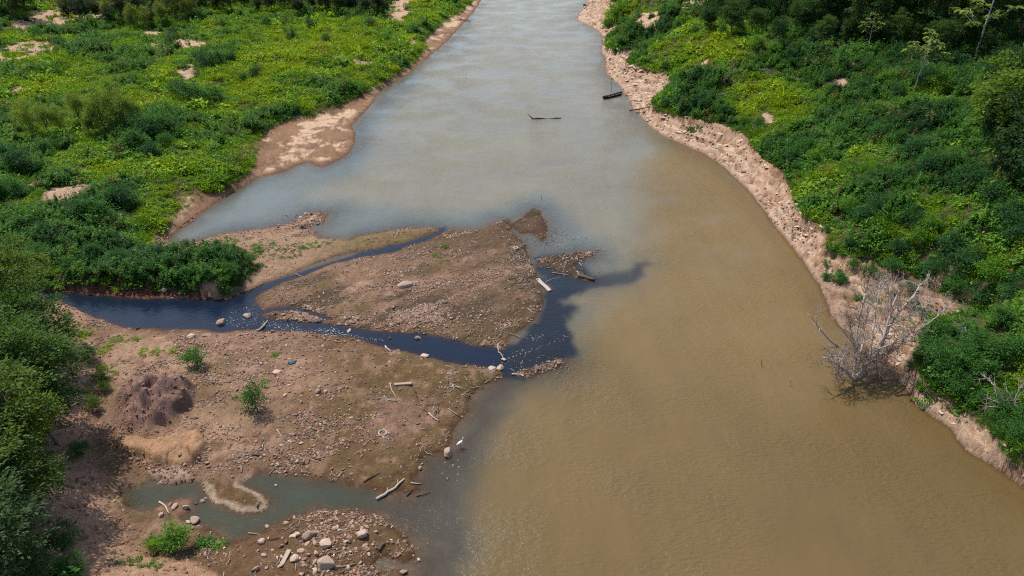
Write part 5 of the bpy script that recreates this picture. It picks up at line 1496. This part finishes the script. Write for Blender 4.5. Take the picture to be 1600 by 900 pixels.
# ------------------------------------------------------------------ canoe
def canoe():
    (x0, y0, _), (x1, y1, _) = [[float(v[0]) for v in hit(*p)] for p in ((942, 155), (972, 147))]
    L = math.hypot(x1 - x0, y1 - y0); L = min(max(L, 6.0), 9.5)
    M_hull = mat_simple('tarred_wood', [(0.2, (0.012, 0.011, 0.010)), (0.6, (0.03, 0.026, 0.023)), (0.9, (0.07, 0.06, 0.05))], 4, 0.7, 0.3, 0.01, False, (0.3, 2, 2))
    M_in = mat_simple('canoe_wood', [(0.2, (0.08, 0.06, 0.045)), (0.8, (0.22, 0.17, 0.13))], 5, 0.85, 0.3, 0.01, False, (0.3, 2, 2))
    r = link('canoe', None, None, (x0, y0, 0), (0, 0, math.atan2(y1 - y0, x1 - x0)))
    tag(r, 'long black wooden canoe moored at the sandy right bank', 'canoe')
    ns, nk = 21, 9
    def shell(off, zoff):
        v = []
        for i in range(ns):
            s = i / (ns - 1); e = abs(2 * s - 1)
            b = 0.62 * (1 - e ** 3.2) ** 0.7 * (1.0 if s < 0.9 else 0.95) + 0.05 - off
            if i in (0, ns - 1): b = 0.16 if i == 0 else 0.03
            sheer = 0.42 + 0.22 * e ** 3
            keel = -0.16 + 0.28 * e ** 5
            for k in range(nk):
                a = -math.pi / 2 + math.pi * k / (nk - 1)
                v.append((s * L, b * math.sin(a), keel + zoff + (sheer - keel - zoff) * (1 - math.cos(a) ** 0.75 if abs(a) < math.pi / 2 - 1e-6 else 1)))
        return np.array(v), grid_faces(ns, nk)
    v, f = shell(0, 0); A = Acc(); A.add(v, f)
    A.add(np.array([v[0], v[nk // 2], v[nk - 1]]), None, np.array([[0, 1, 2]]))
    hull = link('hull', A.mesh('hull', M_hull, True), r)
    v2, f2 = shell(0.06, 0.07); A = Acc(); A.add(v2, f2[:, ::-1]); link('inner_hull', A.mesh('inner_hull', M_in, True), r)
    for sgn, k in ((-1, 0), (1, nk - 1)):
        g_ = Acc(); rim = np.array([v[i * nk + k] for i in range(ns)]); g_.add(*tube(rim + np.array([0, 0, 0.01]), np.full(ns, 0.045), 6)); link('gunwale', g_.mesh('gunwale', M_hull, True), hull)
    t_ = Acc(); t_.add(*tube([v[0], v[nk - 1]], [0.06, 0.06], 6)); link('transom', t_.mesh('transom', M_hull, True), r)
    import bmesh
    for s in (0.14, 0.32, 0.5, 0.68, 0.85):
        bm = bmesh.new(); bmesh.ops.create_cube(bm, size=1); wdt = 2 * 0.60 * (1 - abs(2 * s - 1) ** 3.2) ** 0.7
        bmesh.ops.scale(bm, vec=(0.24, wdt, 0.05), verts=bm.verts); bmesh.ops.translate(bm, vec=(s * L, 0, 0.34), verts=bm.verts); bmesh.ops.bevel(bm, geom=bm.edges[:], offset=0.012, segments=1, affect='EDGES')
        m = bpy.data.meshes.new('seat'); bm.to_mesh(m); bm.free(); m.materials.append(M_in); link('seat', m, r)


canoe()


# ------------------------------------------------------------------ discarded tyre and hoop
def torus(name, px, py, R, rr, mat, label, cat, tilt=0.12, squash=1.0):
    x, y, z = [float(v[0]) for v in hit(px, py)]
    a = np.linspace(0, 2 * math.pi, 24, endpoint=False); b = np.linspace(0, 2 * math.pi, 10, endpoint=False)
    A_, B_ = np.meshgrid(a, b, indexing='ij')
    prof = 1 + 0.12 * np.cos(2 * B_)
    v = np.stack([(R + rr * prof * np.cos(B_)) * np.cos(A_), (R + rr * prof * np.cos(B_)) * np.sin(A_), rr * 1.15 * np.sin(B_) * squash], -1).reshape(-1, 3)
    i = np.arange(240).reshape(24, 10); j = np.roll(i, -1, 0)
    f = np.stack([i, j, np.roll(j, -1, 1), np.roll(i, -1, 1)], -1).reshape(-1, 4)
    o = link(name, make_mesh(name, v, f, [mat], True), None, (x, y, max(z, 0) + rr * 0.55), (tilt, 0.05, 0.4))
    return tag(o, label, cat)


M_rub = mat_simple('old_rubber', [(0.2, (0.02, 0.02, 0.02)), (0.7, (0.06, 0.055, 0.05)), (0.9, (0.2, 0.18, 0.16))], 7, 0.75, 0.3, 0.01, False)
M_white = mat_simple('faded_white', [(0.2, (0.22, 0.19, 0.16)), (0.8, (0.42, 0.38, 0.34))], 6, 0.7, 0.2, 0.01, False)
torus('tyre', 473, 357, 0.36, 0.15, M_rub, 'old black tyre lying in the shallows by the stone heap', 'tyre')
torus('tyre', 806, 388, 0.30, 0.11, M_white, 'dusty pale tyre on the far tip of the triangular bar', 'tyre', 0.05)
torus('hoop', 598, 677, 0.36, 0.08, M_white, 'pale broken hoop on the brown earth bar', 'hoop', 0.05)
torus('tyre', 914, 9, 0.7, 0.24, M_rub, 'dark tyre in the water off the far right point', 'tyre', 0.3)


# blue plastic rag, red rag
def rag(px, py, s, colr, label):
    x, y, z = [float(v[0]) for v in hit(px, py)]
    q = np.random.default_rng(int(px)); n = 9
    u, v = np.meshgrid(np.linspace(-.5, .5, n), np.linspace(-.5, .5, n), indexing='ij')
    h = 0.22 * (1 - (u * 2) ** 2) * (1 - (v * 2) ** 2) + 0.12 * fbm(u, v, 0.3, 3, int(px)) + 0.04
    V_ = np.stack([u * s * (1 + .2 * np.sin(5 * v)), v * s * 0.6, h * s], -1).reshape(-1, 3)
    o = link('plastic_rag', make_mesh('plastic_rag', V_, grid_faces(n, n), [mat_simple('plastic_' + str(px), [(0.2, tuple(c * .6 for c in colr)), (0.8, colr)], 6, 0.4, 0.2, 0.01, False)], True), None, (x, y, z), (0, 0, 0.4))
    md = o.modifiers.new('thick', 'SOLIDIFY'); md.thickness = 0.012
    tag(o, label, 'rag')


rag(457, 567, 0.8, (0.04, 0.12, 0.18), 'crumpled blue plastic rag on the stony south bar')
rag(387, 522, 0.6, (0.5, 0.16, 0.14), 'small red plastic scrap on rocks by the creek')


# ------------------------------------------------------------------ egret
def egret():
    x, y, z = [float(v[0]) for v in hit(720, 699)]
    Mw = mat_simple('white_plumage', [(0.2, (0.68, 0.68, 0.66)), (0.8, (0.8, 0.8, 0.79))], 9, 0.7, 0.2, 0.005, False)
    Mb = mat_simple('bill_yellow', [(0.2, (0.5, 0.32, 0.05)), (0.8, (0.6, 0.4, 0.08))], 9, 0.5, 0.1, 0.005, False)
    Ml = mat_simple('dark_leg', [(0.2, (0.02, 0.02, 0.02)), (0.8, (0.05, 0.05, 0.045))], 9, 0.6, 0.1, 0.005, False)
    r = link('egret', None, None, (x, y, 0), (0, 0, 0.35))
    tag(r, 'white egret wading in the shallows off the brown bar', 'bird')
    pts = np.array([(-0.42, 0, 0.42), (-0.30, 0, 0.47), (-0.15, 0, 0.55), (0.0, 0, 0.63), (0.12, 0, 0.70), (0.19, 0, 0.77), (0.20, 0, 0.86), (0.15, 0, 0.94), (0.14, 0, 1.02), (0.20, 0, 1.09), (0.27, 0, 1.09), (0.32, 0, 1.075)])
    rad = np.array([0.02, 0.075, 0.13, 0.145, 0.11, 0.06, 0.036, 0.03, 0.028, 0.036, 0.034, 0.014])
    A = Acc(); A.add(*tube(pts, rad, 12)); link('body', A.mesh('body', Mw, True), r)
    B = Acc(); B.add(*tube([(0.31, 0, 1.077), (0.38, 0, 1.062), (0.45, 0, 1.045)], [0.014, 0.010, 0.002], 6)); link('bill', B.mesh('bill', Mb, True), r)
    for s in (-1, 1):
        C = Acc(); C.add(*tube([(-0.02, 0.045 * s, 0.56), (0.02, 0.045 * s, 0.30), (-0.02, 0.045 * s, -0.12)], [0.016, 0.013, 0.011], 6)); link('leg', C.mesh('leg', Ml, True), r)


egret()

# ------------------------------------------------------------------ foam flecks on the fast water
q = np.random.default_rng(33)
FP = []
def foam_line(pts, n, spread):
    p = np.array(WP(pts)); seg = np.sqrt((np.diff(p, axis=0) ** 2).sum(1)); cs = np.concatenate([[0], np.cumsum(seg)])
    t = q.uniform(0, cs[-1], n)
    X = np.interp(t, cs, p[:, 0]) + q.normal(0, spread, n); Y = np.interp(t, cs, p[:, 1]) + q.normal(0, spread, n)
    for a, b in zip(X, Y):
        if hz(a, b) < 0.0: FP.append((a, b, q.uniform(0.014, 0.042)))
foam_line([(412, 505), (430, 512), (460, 517), (500, 516), (530, 521), (560, 528), (600, 533)], 130, 0.2)
foam_line([(420, 506), (440, 508), (470, 514)], 40, 0.25)
foam_line([(500, 516), (520, 517), (545, 524)], 60, 0.3)
foam_line([(800, 556), (825, 549), (850, 541), (875, 530), (890, 524)], 34, 0.2)
foam_line([(826, 531), (845, 525)], 20, 0.25)
foam_line([(345, 500), (380, 505), (405, 500)], 40, 0.6)
foam_line([(250, 752), (262, 754)], 40, 0.1)
foam_line([(385, 478), (400, 488)], 16, 0.4)
A = Acc()
for a, b, s in FP:
    th = np.linspace(0, 2 * math.pi, 6, endpoint=False)
    e = q.uniform(0.4, 1.0); ro = q.normal(-0.35, 0.35)
    ring = np.stack([a + s * (np.cos(th) * math.cos(ro) * 2.2 - np.sin(th) * math.sin(ro) * e), b + s * (np.cos(th) * math.sin(ro) * 2.2 + np.sin(th) * math.cos(ro) * e), np.full(6, 0.004)], -1)
    v = np.concatenate([ring, [[a, b, 0.02 + 0.2 * s]]])
    A.add(v, None, np.array([(k, (k + 1) % 6, 6) for k in range(6)]))
fo = link('foam', A.mesh('foam', mat_simple('foam_white', [(0.2, (0.34, 0.36, 0.40)), (0.8, (0.55, 0.57, 0.60))], 9, 0.6, 0.1, 0.01, False), True))
tag(fo, 'white foam flecks on the creek rapids and at its mouth', 'foam', None, 'stuff')
print('objects', len(bpy.data.objects))
